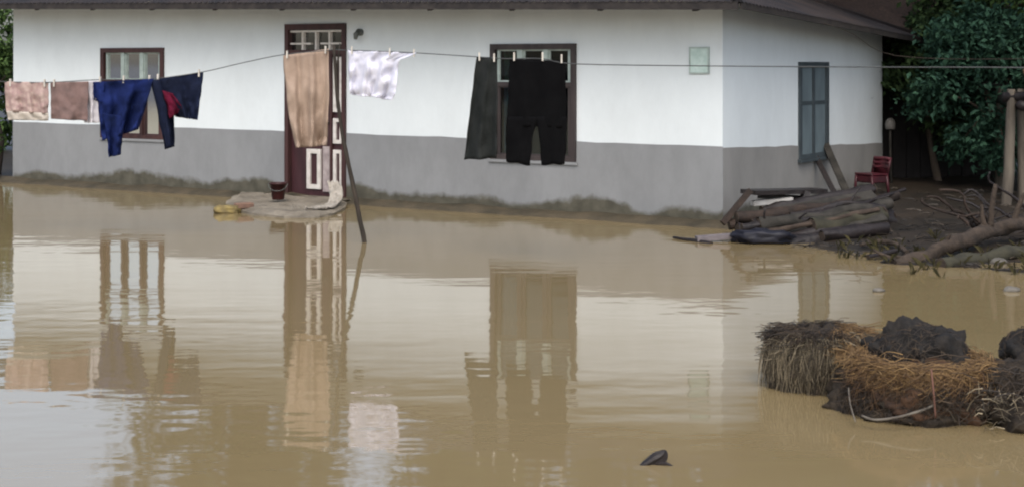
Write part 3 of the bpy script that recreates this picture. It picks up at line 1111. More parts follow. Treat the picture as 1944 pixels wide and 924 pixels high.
for k in range(8):                        # logs in the depth of the pile, two to a layer
    row = k % 4
    col_, m_ = ((("black", M_log3), ("brown", M_log), ("black", M_log3), ("grey", M_log2)), (("grey", M_log2), ("black", M_log3), ("brown", M_log), ("black", M_log3)))[k // 4][row]
    x0, x1 = 1390 + 18 * row + rl.uniform(-14, 30), 1640 + rl.uniform(-20, 60)
    y0 = 464 - row * 19 + rl.uniform(-5, 5)
    Y0 = 14.5 + 0.22 * row + 0.12 * (k // 4)
    rr = rl.uniform(0.05, 0.08)
    sl = rl.uniform(0.10, 0.20)
    if k in (1, 3, 4, 6):
        b = MB()
        b.beam(P(x0, y0, Y0 - 0.05), P(x1, y0 - sl * (x1 - x0), Y0 + 0.35), 0.15, 0.05, Vector((0.1, -0.5, 1)))
        o = b.build("plank", m_)
        o.modifiers.new("bev", 'BEVEL').width = 0.006
        tag(o, "%s flat plank in the %s layer of the timber pile" % (col_, ("bottom", "second", "third", "upper")[row]), "plank", G)
        continue
    log("log", "%s wet log in the %s layer of the timber pile" % (col_, ("bottom", "second", "third", "upper")[row]), m_,
        [P(x0, y0, Y0), P((x0 + x1) / 2, y0 - sl * (x1 - x0) / 2 + rl.uniform(-4, 4), Y0 + 0.15), P(x1, y0 - sl * (x1 - x0), Y0 + 0.4)], rr, rr * 0.85, 60 + k, G)
log("stick", "thin pointed stick on the water left of the timber pile", M_log3, [P(1278, 450, 14.8), P(1310, 457, 14.6), P(1350, 463, 14.4)], 0.010, 0.026, 8, None, "stick")
mb = MB()
mb.beam(P(1322, 453, 14.55), P(1400, 447, 14.6), 0.12, 0.045)
tag(mb.build("plank", M_palew), "short pale plank end at the water's edge left of the timber pile", "plank")
tag(lump("tarpaulin", P(1446, 449, 14.45), 0.30, 0.15, 0.075, M_tarp, 5, 0.5, 2.6, -0.1), "crumpled dark blue tarpaulin in front of the timber pile", "tarpaulin")
# broken bench lying on the pile
bench = empty("bench", P(1480, 385, 15.3))
tag(bench, "old dark wooden bench standing on the timber pile", "bench")
mb = MB()
mb.beam(P(1420, 365, 15.25), P(1556, 362, 15.7), 0.26, 0.045)
mb.build("seat", M_log3, bench)
mb = MB()
mb.beam(P(1424, 362, 15.15), P(1372, 424, 15.0), 0.06, 0.05, Vector((0, 1, 0)))
mb.build("leg", M_log, bench)
mb = MB()
mb.beam(P(1530, 366, 15.5), P(1518, 398, 15.45), 0.06, 0.16, Vector((0, 1, 0)))
mb.build("leg", M_log3, bench)
mb = MB()
mb.beam(P(1440, 372, 15.35), P(1520, 376, 15.55), 0.04, 0.05)
mb.build("rail", M_log3, bench)
mb = MB()
mb.beam(P(1428, 386, 15.3), P(1502, 379, 15.4), 0.10, 0.05)
tag(mb.build("plank", mat("white_painted_wood", (0.42, 0.41, 0.39), (0.28, 0.27, 0.25), 0.7, 8.0)), "white plank lying under the old dark bench", "plank")

# planks leaning on the side wall and the red chair
for (a, b_, w, m, lab) in ((P(1563, 264, 18.65), P(1612, 376, 17.9), 0.085, M_log2, "grey board leaning on the side wall by the steel window"),
                           (P(1548, 296, 18.3), P(1590, 378, 17.7), 0.06, M_log3, "narrow dark board leaning beside the grey board")):
    mb = MB()
    mb.beam(a, b_ - (a - b_).normalized() * 0.25, w, 0.03, Vector((0, 1, 0)))
    tag(mb.build("board", m), lab, "board", "boards leaning on the side wall")

M_red = mat("red_plastic", (0.075, 0.014, 0.021), (0.030, 0.009, 0.012), 0.4, 9.0)
cz = ground_z(4.64, 19.02)
ch = empty("chair", (4.64, 19.02, cz))
tag(ch, "low red plastic chair by the far end of the side wall", "chair")
hd = R(-60)


def chp(x, y, z):
    return Vector((4.64 + x * math.cos(hd) - y * math.sin(hd), 19.02 + x * math.sin(hd) + y * math.cos(hd), cz + z))


mb = MB()
mb.hexa([chp(-0.16, -0.15, 0.235), chp(0.16, -0.15, 0.235), chp(0.15, 0.15, 0.23), chp(-0.15, 0.15, 0.23),
         chp(-0.165, -0.155, 0.26), chp(0.165, -0.155, 0.26), chp(0.155, 0.155, 0.255), chp(-0.155, 0.155, 0.255)])
mb.hexa([chp(-0.15, -0.14, 0.14), chp(0.15, -0.14, 0.14), chp(0.14, 0.14, 0.14), chp(-0.14, 0.14, 0.14),
         chp(-0.15, -0.14, 0.234), chp(0.15, -0.14, 0.234), chp(0.14, 0.14, 0.229), chp(-0.14, 0.14, 0.229)])
o = mb.build("seat", M_red, ch)
o.modifiers.new("bev", 'BEVEL').width = 0.01
for x, y in ((-0.14, -0.13), (0.14, -0.13), (-0.13, 0.13), (0.13, 0.13)):
    mb = MB()
    mb.tube([chp(x * 1.15, y * 1.15, -0.02), chp(x, y, 0.236)], [0.016, 0.022], 8)
    mb.build("leg", M_red, ch, True)
for x in (-0.14, 0.14):
    mb = MB()
    mb.tube([chp(x, 0.14, 0.25), chp(x * 1.02, 0.19, 0.46)], 0.016, 8)
    mb.build("back_post", M_red, ch, True)
mb = MB()
mb.hexa([chp(-0.13, 0.155, 0.25), chp(0.13, 0.155, 0.25), chp(0.13, 0.17, 0.25), chp(-0.13, 0.17, 0.25),
         chp(-0.135, 0.19, 0.43), chp(0.135, 0.19, 0.43), chp(0.135, 0.205, 0.43), chp(-0.135, 0.205, 0.43)])
for k in range(3):
    z = 0.33 + k * 0.055
    mb.tube(densify([chp(-0.14, 0.155 + k * 0.012, z), chp(0, 0.185 + k * 0.012, z), chp(0.14, 0.155 + k * 0.012, z)], 4), 0.019 if k < 2 else 0.026, 8)
mb.build("backrest", M_red, ch, True)

# ------------------------------------------------------------------ dark hut behind the house
M_hutw = mat("black_weathered_boards", (0.014, 0.012, 0.012), (0.006, 0.005, 0.005), 0.85, 6.0, (1, 1, 0.2), bump=0.006)
M_hutr = mat("brown_thatch_roof", (0.055, 0.036, 0.028), (0.024, 0.017, 0.015), 0.9, 9.0, (3, 3, 0.6), bump=0.02)
HO = Vector((5.45, 21.3, 0))
hut = empty("hut", HO)
tag(hut, "dark board hut with a brown roof beyond the far house corner", "hut")


def hu(a, d, z):
    return HO + Vector((a, d, z))


def hut_box(name, m, a0, a1, d0, d1, z0, z1, parent=hut):
    b = MB()
    b.hexa([hu(a0, d0, z0), hu(a1, d0, z0), hu(a1, d1, z0), hu(a0, d1, z0), hu(a0, d0, z1), hu(a1, d0, z1), hu(a1, d1, z1), hu(a0, d1, z1)])
    return b.build(name, m, parent)


hut_box("wall", M_hutw, -0.75, 1.65, 0.05, 0.10, -0.1, 2.3)
for k in range(12):
    a = -0.75 + k * 0.2
    hut_box("board", M_hutw, a + 0.005, a + 0.193, 0.02 - 0.006 * (k % 2), 0.049, -0.1, 2.26)
hut_box("wall", M_hutw, 1.6, 1.65, 0.101, 2.4, -0.1, 2.3)
hut_box("wall", M_hutw, -0.75, -0.7, 0.101, 2.4, -0.1, 2.3)
hut_box("wall", M_hutw, -0.75, 1.65, 2.401, 2.45, -0.1, 2.3)
b = MB()
for (d0, z0, d1, z1) in ((-0.45, 2.22, 1.25, 3.2), (2.95, 2.22, 1.25, 3.2)):
    N1, N2 = 40, 14
    for i in range(N1 + 1):
        for j in range(N2 + 1):
            a = -1.1 + 3.1 * i / N1
            t = j / N2
            z = z0 + (z1 - z0) * t + 0.05 * noise.noise(Vector((a * 4, t * 5, d0))) - 0.12 * (i / N1 - 0.5) ** 2
            if j == 0:
                z -= 0.05 * random.random()
            b.v.append(hu(a, d0 + (d1 - d0) * t, z))
    n_ = len(b.v) - (N1 + 1) * (N2 + 1)
    for i in range(N1):
        for j in range(N2):
            q = n_ + i * (N2 + 1) + j
            b.f.append((q, q + N2 + 1, q + N2 + 2, q + 1))
o = b.build("roof", M_hutr, hut, True)
sd = o.modifiers.new("solid", 'SOLIDIFY')
sd.thickness = 0.14
sd.offset = -1

# stake with a pale pot beside the hut
stk = empty("stake", Vector((5.2, 20.3, 0.1)))
c = P(1690, 236, 20.3)
mb = MB()
mb.tube([(c.x + 0.02, c.y, 0.0), (c.x, c.y, 0.6), (c.x, c.y, c.z)], 0.016, 7, 0.2)
mb.build("stick", M_log2, stk, True)
tag(stk, "thin stake beyond the far house corner", "stake")
mb = MB()
mb.lathe(c + Vector((0, 0, -0.07)), [(0.06, 0.0), (0.065, 0.01), (0.072, 0.07), (0.058, 0.12), (0.03, 0.15), (0.015, 0.155)], 14)
tag(mb.build("pot", mat("pale_enamel", (0.15, 0.14, 0.13), (0.07, 0.066, 0.06), 0.5, 9.0), None, True), "pale pot upturned on the thin stake", "pot")

# ------------------------------------------------------------------ fallen trunk, posts, shelter on the right
M_bark = mat("fallen_trunk_bark", (0.058, 0.042, 0.030), (0.020, 0.015, 0.011), 0.85, 8.0, bump=0.02)
log("fallen_trunk", "fallen tree trunk with broken branches across the right mud bank", M_bark,
    [P(1698, 506, 12.95), P(1752, 486, 13.1), P(1810, 458, 13.4), P(1880, 436, 13.9), P(1960, 420, 14.4), P(2060, 404, 15.0)], 0.055, 0.085, 21, None, "trunk",
    [(0.36, (0.01, -0.02, 0.10), 0.022), (0.62, (0.04, 0.03, 0.42), 0.035), (0.58, (-0.05, 0.02, 0.24), 0.028), (0.72, (0.10, 0.02, 0.30), 0.03), (0.16, (-0.22, -0.1, 0.03), 0.02), (0.1, (-0.28, 0.1, 0.09), 0.018)])
log("log", "mossy dark log half sunk in the mud below the fallen trunk", M_moss, [P(1786, 500, 12.75), P(1860, 489, 13.0), P(1950, 478, 13.3)], 0.06, 0.075, 22, None)
log("root", "thin arched root lying on the mud left of the fallen trunk", M_bark, [P(1634, 462, 13.9), P(1665, 455, 14.0), P(1700, 462, 13.8), P(1722, 480, 13.4)], 0.016, 0.022, 23, None, "root")
log("stick", "short dark stick at the tip of the fallen trunk", M_log3, [P(1648, 488, 13.2), P(1672, 482, 13.3), P(1700, 480, 13.4)], 0.02, 0.024, 24, None, "stick")
M_stone = mat("pale_stone", (0.15, 0.14, 0.12), (0.075, 0.07, 0.06), 0.8, 9.0, bump=0.006)
for (x, y, r, lab) in ((1896, 499, 0.06, "pale stone on the mud below the fallen trunk"), (1668, 553, 0.035, "small pale stone in the shallows below the fallen trunk tip"),
                       (1920, 552, 0.05, "brownish flat stone in the shallows at the right edge")):
    c = W(x, y)
    tag(lump("stone", (c.x, c.y, ground_z(c.x, c.y) * 0 + 0.01), r * 1.4, r, r * 0.6, M_stone, x, 0.3, 1.5, 0, None, 2), lab, "stone", "stones at the right bank")

tang = empty("root_tangle", (5.0, 14.9, 0.05))
tag(tang, "dark tangle of roots and broken branches behind the fallen trunk", "roots")
rt = random.Random(4)
for k in range(13):
    b = MB()
    p0 = Vector((4.85 + rt.uniform(-0.25, 0.6), 15.0 + rt.uniform(-0.3, 0.5), rt.uniform(0.0, 0.15)))
    dv = Vector((rt.uniform(-0.5, 0.5), rt.uniform(-0.15, 0.15), rt.uniform(0.04, 0.42)))
    pts_ = densify([p0, p0 + dv * 0.5 + Vector((rt.uniform(-.1, .1), 0, rt.uniform(-.05, .1))), p0 + dv, p0 + dv * 1.25 + Vector((rt.uniform(-.12, .12), 0, rt.uniform(-.12, .06)))], 4)
    r_ = rt.uniform(0.008, 0.024)
    pts_ = [q + 0.03 * Vector((noise.noise(q * 9 + Vector((k, 0, 0))), 0, noise.noise(q * 9 + Vector((0, k, 5))))) for q in pts_]
    b.tube(pts_, [r_ * (1 - 0.6 * i / (len(pts_) - 1)) for i in range(len(pts_))], 7, 0.5, True, k)
    b.build("branch", M_log if k % 4 == 0 else M_log3, tang, True)

shel = empty("shelter", Vector((6.4, 17.6, 0.1)))
tag(shel, "pole shelter with a thatched roof at the right edge", "shelter")
for (x, y, dx, r) in ((5.93, 17.6, 0.05, 0.062), (6.13, 17.75, -0.02, 0.05), (8.4, 17.2, 0.0, 0.07), (6.5, 19.6, 0.0, 0.07), (8.7, 19.4, 0.0, 0.07)):
    mb = MB()
    mb.tube(densify([(x - dx, y, -0.2), (x, y, 0.5), (x + dx * 0.6, y, 1.45)], 5), [r * 1.15 - 0.02 * i / 11 for i in range(11)], 9, 0.3, True, int(x * 10))
    mb.build("post", M_post, shel, True)
for (a, b_) in (((5.86, 17.62, 1.36), (8.7, 17.2, 1.42)), ((6.2, 19.65, 1.46), (8.9, 19.4, 1.48)), ((6.0, 17.3, 1.26), (6.5, 19.8, 1.30))):
    mb = MB()
    mb.tube([a, b_], 0.06, 8, 0.25)
    mb.build("beam", M_log3, shel, True)
M_thatch = mat("tan_thatch", (0.25, 0.155, 0.075), (0.11, 0.068, 0.034), 0.9, 16.0, (1, 1, 3), bump=0.02)
b = MB()
N1, N2 = 26, 10
for i in range(N1 + 1):
    for j in range(N2 + 1):
        a, t = i / N1, j / N2
        p = Vector((6.0 + 0.95 * t, 17.2 + 2.6 * t, 1.44)).lerp(Vector((9.2, 16.8 + 2.8 * t, 1.5)), a)
        p.z += 0.85 * (1 - abs(2 * t - 1)) * min(1.0, 0.15 + a * 2) + 0.05 * noise.noise(p * 4)
        b.v.append(p)
for i in range(N1):
    for j in range(N2):
        q = i * (N2 + 1) + j
        b.f.append((q, q + N2 + 1, q + N2 + 2, q + 1))
o = b.build("thatch", M_thatch, shel, True)
sd = o.modifiers.new("solid", 'SOLIDIFY')
sd.thickness = 0.14
sd.offset = 1

# ------------------------------------------------------------------ trees
M_bark2 = mat("tree_bark", (0.090, 0.070, 0.052), (0.045, 0.036, 0.028), 0.9, 6.0, (1, 1, 0.3), bump=0.02)
M_lf_dark = leaf_mat("dark_leaves", (0.011, 0.024, 0.011), (0.050, 0.085, 0.030))
M_lf_mid = leaf_mat("mid_leaves", (0.022, 0.045, 0.016), (0.080, 0.135, 0.036))
M_lf_blue = leaf_mat("blue_green_leaves", (0.012, 0.034, 0.024), (0.036, 0.085, 0.050))


def leaves(centres, n, size, rng, squash=0.8):
    """leaf-sized faces in clumps; centres: list of (x, y, z, r)"""
    vs_, fs_ = [], []
    tot = sum(c_[3] ** 2 for c_ in centres)
    for (cx, cy, cz_, r) in centres:
        k = int(n * r * r / tot)
        clumps = []
        for _ in range(max(4, k // 45)):
            d = Vector((rng.gauss(0, 1), rng.gauss(0, 1), rng.gauss(0, 1))).normalized()
            q = r * (0.45 + 0.6 * rng.random() ** 0.6)
            clumps.append((Vector((cx, cy, cz_)) + Vector((d.x * q, d.y * q, d.z * q * squash)), r * (0.12 + 0.16 * rng.random())))
        for _ in range(k):
            cc, cr_ = rng.choice(clumps)
            p = cc + Vector((rng.gauss(0, cr_), rng.gauss(0, cr_), rng.gauss(0, cr_ * 0.7)))
            ax = Vector((rng.gauss(0, 1), rng.gauss(0, 1), rng.gauss(-0.5, 0.7))).normalized()
            sd_ = ax.cross(Vector((rng.gauss(0, 0.5), rng.gauss(0, 0.5), 1))).normalized()
            L = size * rng.uniform(0.6, 1.3)
            w = L * 0.27
            up = sd_.cross(ax) * L * 0.12
            i0 = len(vs_)
            vs_ += [p, p + ax * L * 0.45 + sd_ * w + up, p + ax * L, p + ax * L * 0.45 - sd_ * w + up]
            fs_.append((i0, i0 + 1, i0 + 2, i0 + 3))
    return vs_, fs_


def tree(name, label, base, h, centres, n, size, m, seed, group=None, r0=0.16, cat="tree"):
    rng = random.Random(seed)
    base = Vector(base)
    root = empty(name, base)
    tag(root, label, cat, group)
    b = MB()
    top = base + Vector((rng.uniform(-0.3, 0.3), rng.uniform(-0.3, 0.3), h))
    tp = densify([base - Vector((0, 0, 0.3)), base.lerp(top, 0.3) + Vector((rng.uniform(-.15, .15), 0, 0)), base.lerp(top, 0.65), top], 4)
    b.tube(tp, [r0 * (1 - 0.75 * i / (len(tp) - 1)) for i in range(len(tp))], 9, 0.2, True, seed)
    for (cx, cy, cz_, r) in centres:
        c_ = Vector((cx, cy, cz_))
        s_ = base.lerp(top, rng.uniform(0.3, 0.8))
        mid = s_.lerp(c_, 0.5) + Vector((0, 0, 0.15 * r))
        lp = densify([s_, mid, c_], 4)
        b.tube(lp, [r0 * 0.42 * (1 - 0.75 * i / (len(lp) - 1)) for i in range(len(lp))], 6, 0.2, True, seed)
    b.build("trunk", M_bark2, root, True)
    lv = leaves(centres, n, size, rng)
    mesh_obj("crown", lv[0], lv[1], m, root)
    return root


def ball(base, h, wx, wy, k, seed, r=(0.7, 1.2), low=0.35):
    rng = random.Random(seed + 500)
    res = []
    for _ in range(k):
        a = rng.uniform(0, 6.283)
        q = rng.random() ** 0.5
        z = h * (low + (1 - low) * rng.random())
        taper = math.sin(math.pi * min(1, max(0.18, (z / h - low * 0.6) / (1.05 - low * 0.6)))) ** 0.6
        res.append((base[0] + math.cos(a) * q * wx * taper, base[1] + math.sin(a) * q * wy * taper, base[2] + z - 0.3, rng.uniform(*r)))
    return res


# dark thicket on the right, seen directly except the added canopy tree
GT = "trees right of the house"
bs = (7.75, 20.9, 0.2)
tree("tree", "dense dark tree filling the top right behind the clothes line", bs, 3.6, ball(bs, 4.3, 1.45, 0.9, 16, 1, (0.5, 0.8), 0.20), 18000, 0.12, M_lf_dark, 1, GT)
bs = (8.6, 19.9, 0.2)
tree("tree", "bright green tree at the top right corner", bs, 3.4, [(6.75, 19.9, 2.95, 0.45), (7.2, 19.8, 2.75, 0.5), (7.0, 20.2, 3.4, 0.6), (7.7, 19.9, 2.9, 0.6), (7.5, 20.2, 3.6, 0.7), (8.2, 19.8, 3.1, 0.7), (8.6, 20.0, 3.8, 0.8), (6.6, 20.3, 3.7, 0.5), (8.9, 20.1, 2.6, 0.6)], 12000, 0.11, M_lf_mid, 2, GT)
bs = (6.55, 19.7, 0.15)
tree("shrub", "blue green shrub with drooping leaves under the dark tree", bs, 1.9, ball(bs, 2.6, 0.85, 0.6, 12, 3, (0.34, 0.55), 0.28), 13000, 0.10, M_lf_blue, 3, GT, 0.06, "shrub")
bs = (8.9, 20.8, 0.15)
tree("shrub", "dark shrub behind the thatched shelter at the right edge", bs, 1.9, ball(bs, 2.6, 0.9, 0.6, 9, 4, (0.4, 0.6), 0.25), 7000, 0.11, M_lf_dark, 4, GT, 0.06, "shrub")
bs = (6.5, 25.5, 0.2)
tree("tree", "dark tree rising behind the brown roofed hut", bs, 5.2, ball(bs, 6.2, 1.5, 1.4, 13, 5, (0.7, 1.0), 0.25), 9000, 0.15, M_lf_dark, 5, GT)
bs = (10.6, 20.5, 0.2)  # added tree, crown above the frame, put there to shade the right bank
tree("tree", "large spreading tree added out of view at the right, its canopy shading the bank", bs, 5.4,
     [(9.4 - 0.55 * k + 0.4 * math.sin(k * 2.1), 17.6 + 1.15 * (k % 6) + 0.3 * math.cos(k * 1.3), 4.3 + 0.9 * ((k * 7) % 5) / 5, 1.15) for k in range(12)]
     + [(11.5 - 0.5 * k, 18.5 + 0.9 * (k % 5), 5.6 + 0.3 * (k % 3), 1.3) for k in range(8)], 22000, 0.19, M_lf_dark, 6, GT, 0.24)
bs = (8.2, 22.6, 0.15)
tree("shrub", "dense dark thicket shrub between the hut and the shelter", bs, 1.8, ball(bs, 3.0, 1.1, 0.6, 12, 7, (0.45, 0.7), 0.15), 9000, 0.12, M_lf_dark, 7, GT, 0.07, "shrub")
bs = (6.05, 20.75, 0.15)
tree("shrub", "tall dark shrub right against the board hut", bs, 2.2, ball(bs, 3.1, 0.5, 0.35, 10, 8, (0.3, 0.5), 0.35), 8000, 0.11, M_lf_dark, 8, GT, 0.06, "shrub")
# trees behind the house: the flood mirrors them above the roof
GB = "trees behind the house"
for i, (x, y, h, w, m, lab) in enumerate(((-5.3, 28.5, 8.8, 1.8, M_lf_dark, "tall dark tree behind the left part of the house, mirrored in the flood"),
                                          (0.1, 29.5, 9.8, 2.1, M_lf_mid, "tall tree behind the house above the door, mirrored in the flood"),
                                          (3.0, 28.5, 9.4, 2.2, M_lf_dark, "tall dark tree behind the right-hand window, mirrored in the flood"),
                                          (5.6, 30.5, 9.8, 2.2, M_lf_dark, "tall dark tree behind the house near the hut, mirrored in the flood"))):
    bs = (x, y, 0.3)
    tree("tree", lab, bs, h * 0.85, ball(bs, h, w, 1.6, 26, 20 + i, (0.85, 1.3), 0.15), 15000, 0.22, m, 20 + i, GB, 0.2)
bs = (-8.6, 30.5, 0.3)
tree("tree", "smaller green tree behind the left end of the house", bs, 3.4, ball(bs, 4.5, 1.2, 1.2, 12, 30, (0.5, 0.8), 0.3), 7000, 0.17, M_lf_mid, 30, GB, 0.14)
# left edge
bs = (-10.2, 28.6, 0.2)
tree("shrub", "green bush beyond the left corner of the house", bs, 1.7, ball(bs, 2.6, 1.0, 0.8, 9, 31, (0.4, 0.65), 0.2), 6000, 0.13, M_lf_mid, 31, None, 0.08, "shrub")
# dark stakes at the left corner
stakes = [((-7.72, 21.9), 1.28, 0.05, 0.05, "dark leaning stake closest to the left house corner"),
          ((-7.95, 22.6), 1.55, 0.055, -0.10, "dark upright stake at the far left edge"),
          ((-8.15, 23.2), 1.1, 0.045, 0.12, "short dark stake behind the left house corner")]
for (xy, h, r, lean, lab) in stakes:
    mb = MB()
    mb.tube(densify([(xy[0], xy[1], -0.4), (xy[0] + lean, xy[1], h * 0.5), (xy[0] - lean * 0.6, xy[1], h)], 4), r, 8, 0.3, True, int(h * 10))
    tag(mb.build("stake", M_pole, None, True), lab, "stake", "stakes at the left corner")
bs = (-8.05, 22.1, 0.0)
tree("weeds", "low weeds among the dark stakes at the left edge", bs, 0.4, [(-8.1, 22.1, 0.35, 0.28), (-7.85, 22.2, 0.55, 0.2), (-8.3, 22.3, 0.8, 0.26)], 1800, 0.09, M_lf_mid, 33, None, 0.02, "weeds")

# ------------------------------------------------------------------ straw-covered clods in the foreground
M_clod = mat("dark_wet_earth", (0.034, 0.024, 0.014), (0.011, 0.008, 0.005), 0.8, 11.0, bump=0.05, bscale=26)
M_char = mat("charcoal_grey_clod", (0.020, 0.017, 0.014), (0.006, 0.006, 0.006), 0.9, 16.0, bump=0.03, bscale=34)


def straw_mat(name, a, b_, c_):
    m, n, l, b = new_mat(name)
    g = n.new("ShaderNodeNewGeometry")
    cr = n.new("ShaderNodeValToRGB")
    e = cr.color_ramp.elements
    e[0].color = (*a, 1)
    e[1].color = (*c_, 1)
    e.new(0.5).color = (*b_, 1)
    l.new(g.outputs["Random Per Island"], cr.inputs["Fac"])
    l.new(cr.outputs[0], b.inputs["Base Color"])
    b.inputs["Roughness"].default_value = 0.7
    return m


M_straw_o = straw_mat("orange_straw", (0.050, 0.028, 0.012), (0.140, 0.080, 0.030), (0.31, 0.195, 0.078))
M_straw_p = straw_mat("pale_wet_straw", (0.018, 0.014, 0.009), (0.085, 0.068, 0.041), (0.32, 0.265, 0.175))
M_straw_d = straw_mat("dark_wet_straw", (0.010, 0.007, 0.005), (0.026, 0.018, 0.011), (0.065, 0.042, 0.022))


def strands(items):
    """each item: list of points, width -> tapered three-sided strip"""
    b = MB()
    for pts_, w in items:
        k = len(pts_)
        b.tube(pts_, [w * (1 - 0.6 * i / (k - 1)) for i in range(k)], 3, 0, False)
    return b


rng = random.Random(5)


def drape(c, r_in, ang0, ang1, n, lift, fall, out_, wid, jit, stray=0.25):
    """wet straw lying over a rim and drooping outwards in matted locks; c centre, r_in (rx, ry)"""
    its = []
    locks = [(rng.uniform(ang0, ang1), rng.uniform(0.25, 1.0), rng.uniform(0.3, 1.0), rng.uniform(-1, 1), rng.uniform(-0.02, lift)) for _ in range(max(6, n // 22))]
    for _ in range(n):
        a, lf, lo_, lsw, lz = rng.choice(locks)
        a += rng.gauss(0, 0.09)
        d = Vector((math.cos(a), math.sin(a), 0))
        tng = Vector((-d.y, d.x, 0))
        p0 = Vector((c[0] + d.x * r_in[0], c[1] + d.y * r_in[1], c[2])) - d * rng.uniform(0, 0.10) + Vector((0, 0, lz + rng.gauss(0, 0.01)))
        if rng.random() < stray:
            th_ = rng.uniform(0, 6.283)
            L = rng.uniform(0.06, 0.20)
            v_ = Vector((math.cos(th_), math.sin(th_), rng.uniform(-0.35, 0.12)))
            p0 += Vector((0, 0, -rng.random() * fall * 0.4)) + d * 0.05
            its.append((densify([p0 - v_ * L * 0.5, p0 + Vector((0, 0, 0.012)), p0 + v_ * L * 0.5], 2), wid * rng.uniform(0.5, 1.2)))
            continue
        o_ = (0.7 * lo_ + 0.3 * rng.random()) * out_
        fl = (0.75 * lf + 0.25 * rng.random()) * fall
        sw = tng * (lsw * jit + rng.gauss(0, 0.25) * jit)
        p1 = p0 + d * o_ * 0.65 + sw * 0.4 + Vector((0, 0, 0.012 - fl * 0.2))
        p2 = p0 + d * o_ + sw * 0.9 + Vector((0, 0, -fl * 0.7))
        p3 = p0 + d * o_ * (1.0 + rng.uniform(-0.1, 0.15)) + sw * 1.3 + Vector((0, 0, -fl))
        p3.z = max(p3.z, -0.02)
        its.append((densify([p0, p1, p2, p3], 2), wid * rng.uniform(0.5, 1.3)))
    return its


def stuff(items, m, parent, nm="straw"):
    o_ = strands(items).build(nm, m, parent, True)
    o_["kind"] = "stuff"
    return o_


# left clod: a sod with wet straw matted over its side
CL = Vector((1.70, 8.05, 0.0))
cl = empty("straw_clod", CL)
tag(cl, "earth clod with pale wet straw hanging down its left side, in the water", "straw clod", "straw clods in the foreground")
lump("earth", (CL.x, CL.y, 0.06), 0.30, 0.25, 0.245, M_clod, 3, 0.30, 1.9, 0.2, cl, 5)
stuff(drape((CL.x, CL.y, 0.245), (0.265, 0.22), R(140), R(345), 4600, 0.05, 0.32, 0.10, 0.0022, 0.06, 0.14), M_straw_p, cl)
stuff(drape((CL.x + 0.08, CL.y, 0.275), (0.13, 0.14), R(-110), R(70), 1500, 0.04, 0.13, 0.16, 0.0021, 0.12, 0.5), M_straw_o, cl)
stuff(drape((CL.x - 0.03, CL.y, 0.27), (0.21, 0.17), R(40), R(320), 2600, 0.05, 0.09, 0.09, 0.0023, 0.10, 0.6), M_straw_d, cl)

CD_X = 2.66
# straw nest: a ring of wet straw on an earth clod
CN = Vector((2.08, 7.48, 0.0))
ne = empty("straw_nest", CN)
tag(ne, "large clod with an orange straw rim cradling a dark lump, in the water", "straw clod", "straw clods in the foreground")
lump("earth", (CN.x - 0.12, CN.y + 0.22, 0.03), 0.31, 0.28, 0.18, M_clod, 12, 0.2, 1.9, -0.2, ne, 5)
lump("earth", (CN.x, CN.y, 0.015), 0.41, 0.35, 0.20, M_clod, 8, 0.32, 1.9, -0.2, ne, 5)
M_rb = mat("reddish_brown_earth", (0.060, 0.030, 0.014), (0.022, 0.012, 0.007), 0.8, 14.0, bump=0.02)
lump("earth", (CN.x + 0.05, CN.y - 0.03, 0.07), 0.34, 0.31, 0.17, M_rb, 31, 0.30, 2.2, 0.1, ne, 5)
its = drape((CN.x, CN.y, 0.215), (0.31, 0.26), R(165), R(400), 2400, 0.05, 0.11, 0.11, 0.0021, 0.14, 0.45)
for _ in range(1300):                      # strands running along the rim
    a = rng.uniform(R(140), R(420))
    sp = rng.uniform(0.15, 0.6) * rng.choice((-1, 1))
    rr = rng.uniform(0.84, 1.14)
    zz = 0.225 + rng.gauss(0, 0.03)
    its.append(([Vector((CN.x + 0.32 * rr * math.cos(a + sp * q), CN.y + 0.27 * rr * math.sin(a + sp * q), zz + rng.uniform(-0.02, 0.02))) for q in (0, 0.33, 0.66, 1)], rng.uniform(0.0013, 0.003)))
stuff(its, M_straw_o, ne)
stuff(drape((CN.x, CN.y, 0.14), (0.36, 0.30), R(180), R(375), 1700, 0.04, 0.20, 0.08, 0.0022, 0.12, 0.35), M_straw_d, ne)
stuff(drape((CN.x, CN.y, 0.195), (0.34, 0.285), R(185), R(370), 1900, 0.04, 0.21, 0.09, 0.0022, 0.10, 0.2), straw_mat('rusty_brown_straw', (0.018, 0.009, 0.004), (0.060, 0.030, 0.012), (0.15, 0.080, 0.030)), ne)
its = []
for (cx, cy, cz_, rx, ry, rz, n_) in ((2.11, 7.66, 0.16, 0.285, 0.24, 0.235, 1000), (2.80, 7.95, 0.18, 0.16, 0.16, 0.15, 200), (CD_X, 7.30, 0.03, 0.38, 0.30, 0.26, 900), (CN.x, CN.y, 0.015, 0.42, 0.36, 0.20, 900)):
    for _ in range(n_):                   # broken stems stuck to the wet earth
        u_ = Vector((rng.gauss(0, 1), rng.gauss(0, 1), abs(rng.gauss(0, 0.8)))).normalized()
        p = Vector((cx + u_.x * rx * 1.03, cy + u_.y * ry * 1.03, cz_ + u_.z * rz * 1.03))
        t_ = u_.cross(Vector((rng.gauss(0, 1), rng.gauss(0, 1), rng.gauss(0, 1)))).normalized() * rng.uniform(0.02, 0.09)
        its.append(([p - t_ * 0.5, p + u_ * 0.006, p + t_ * 0.5], rng.uniform(0.0012, 0.003)))
stuff(its, M_straw_d, ne)
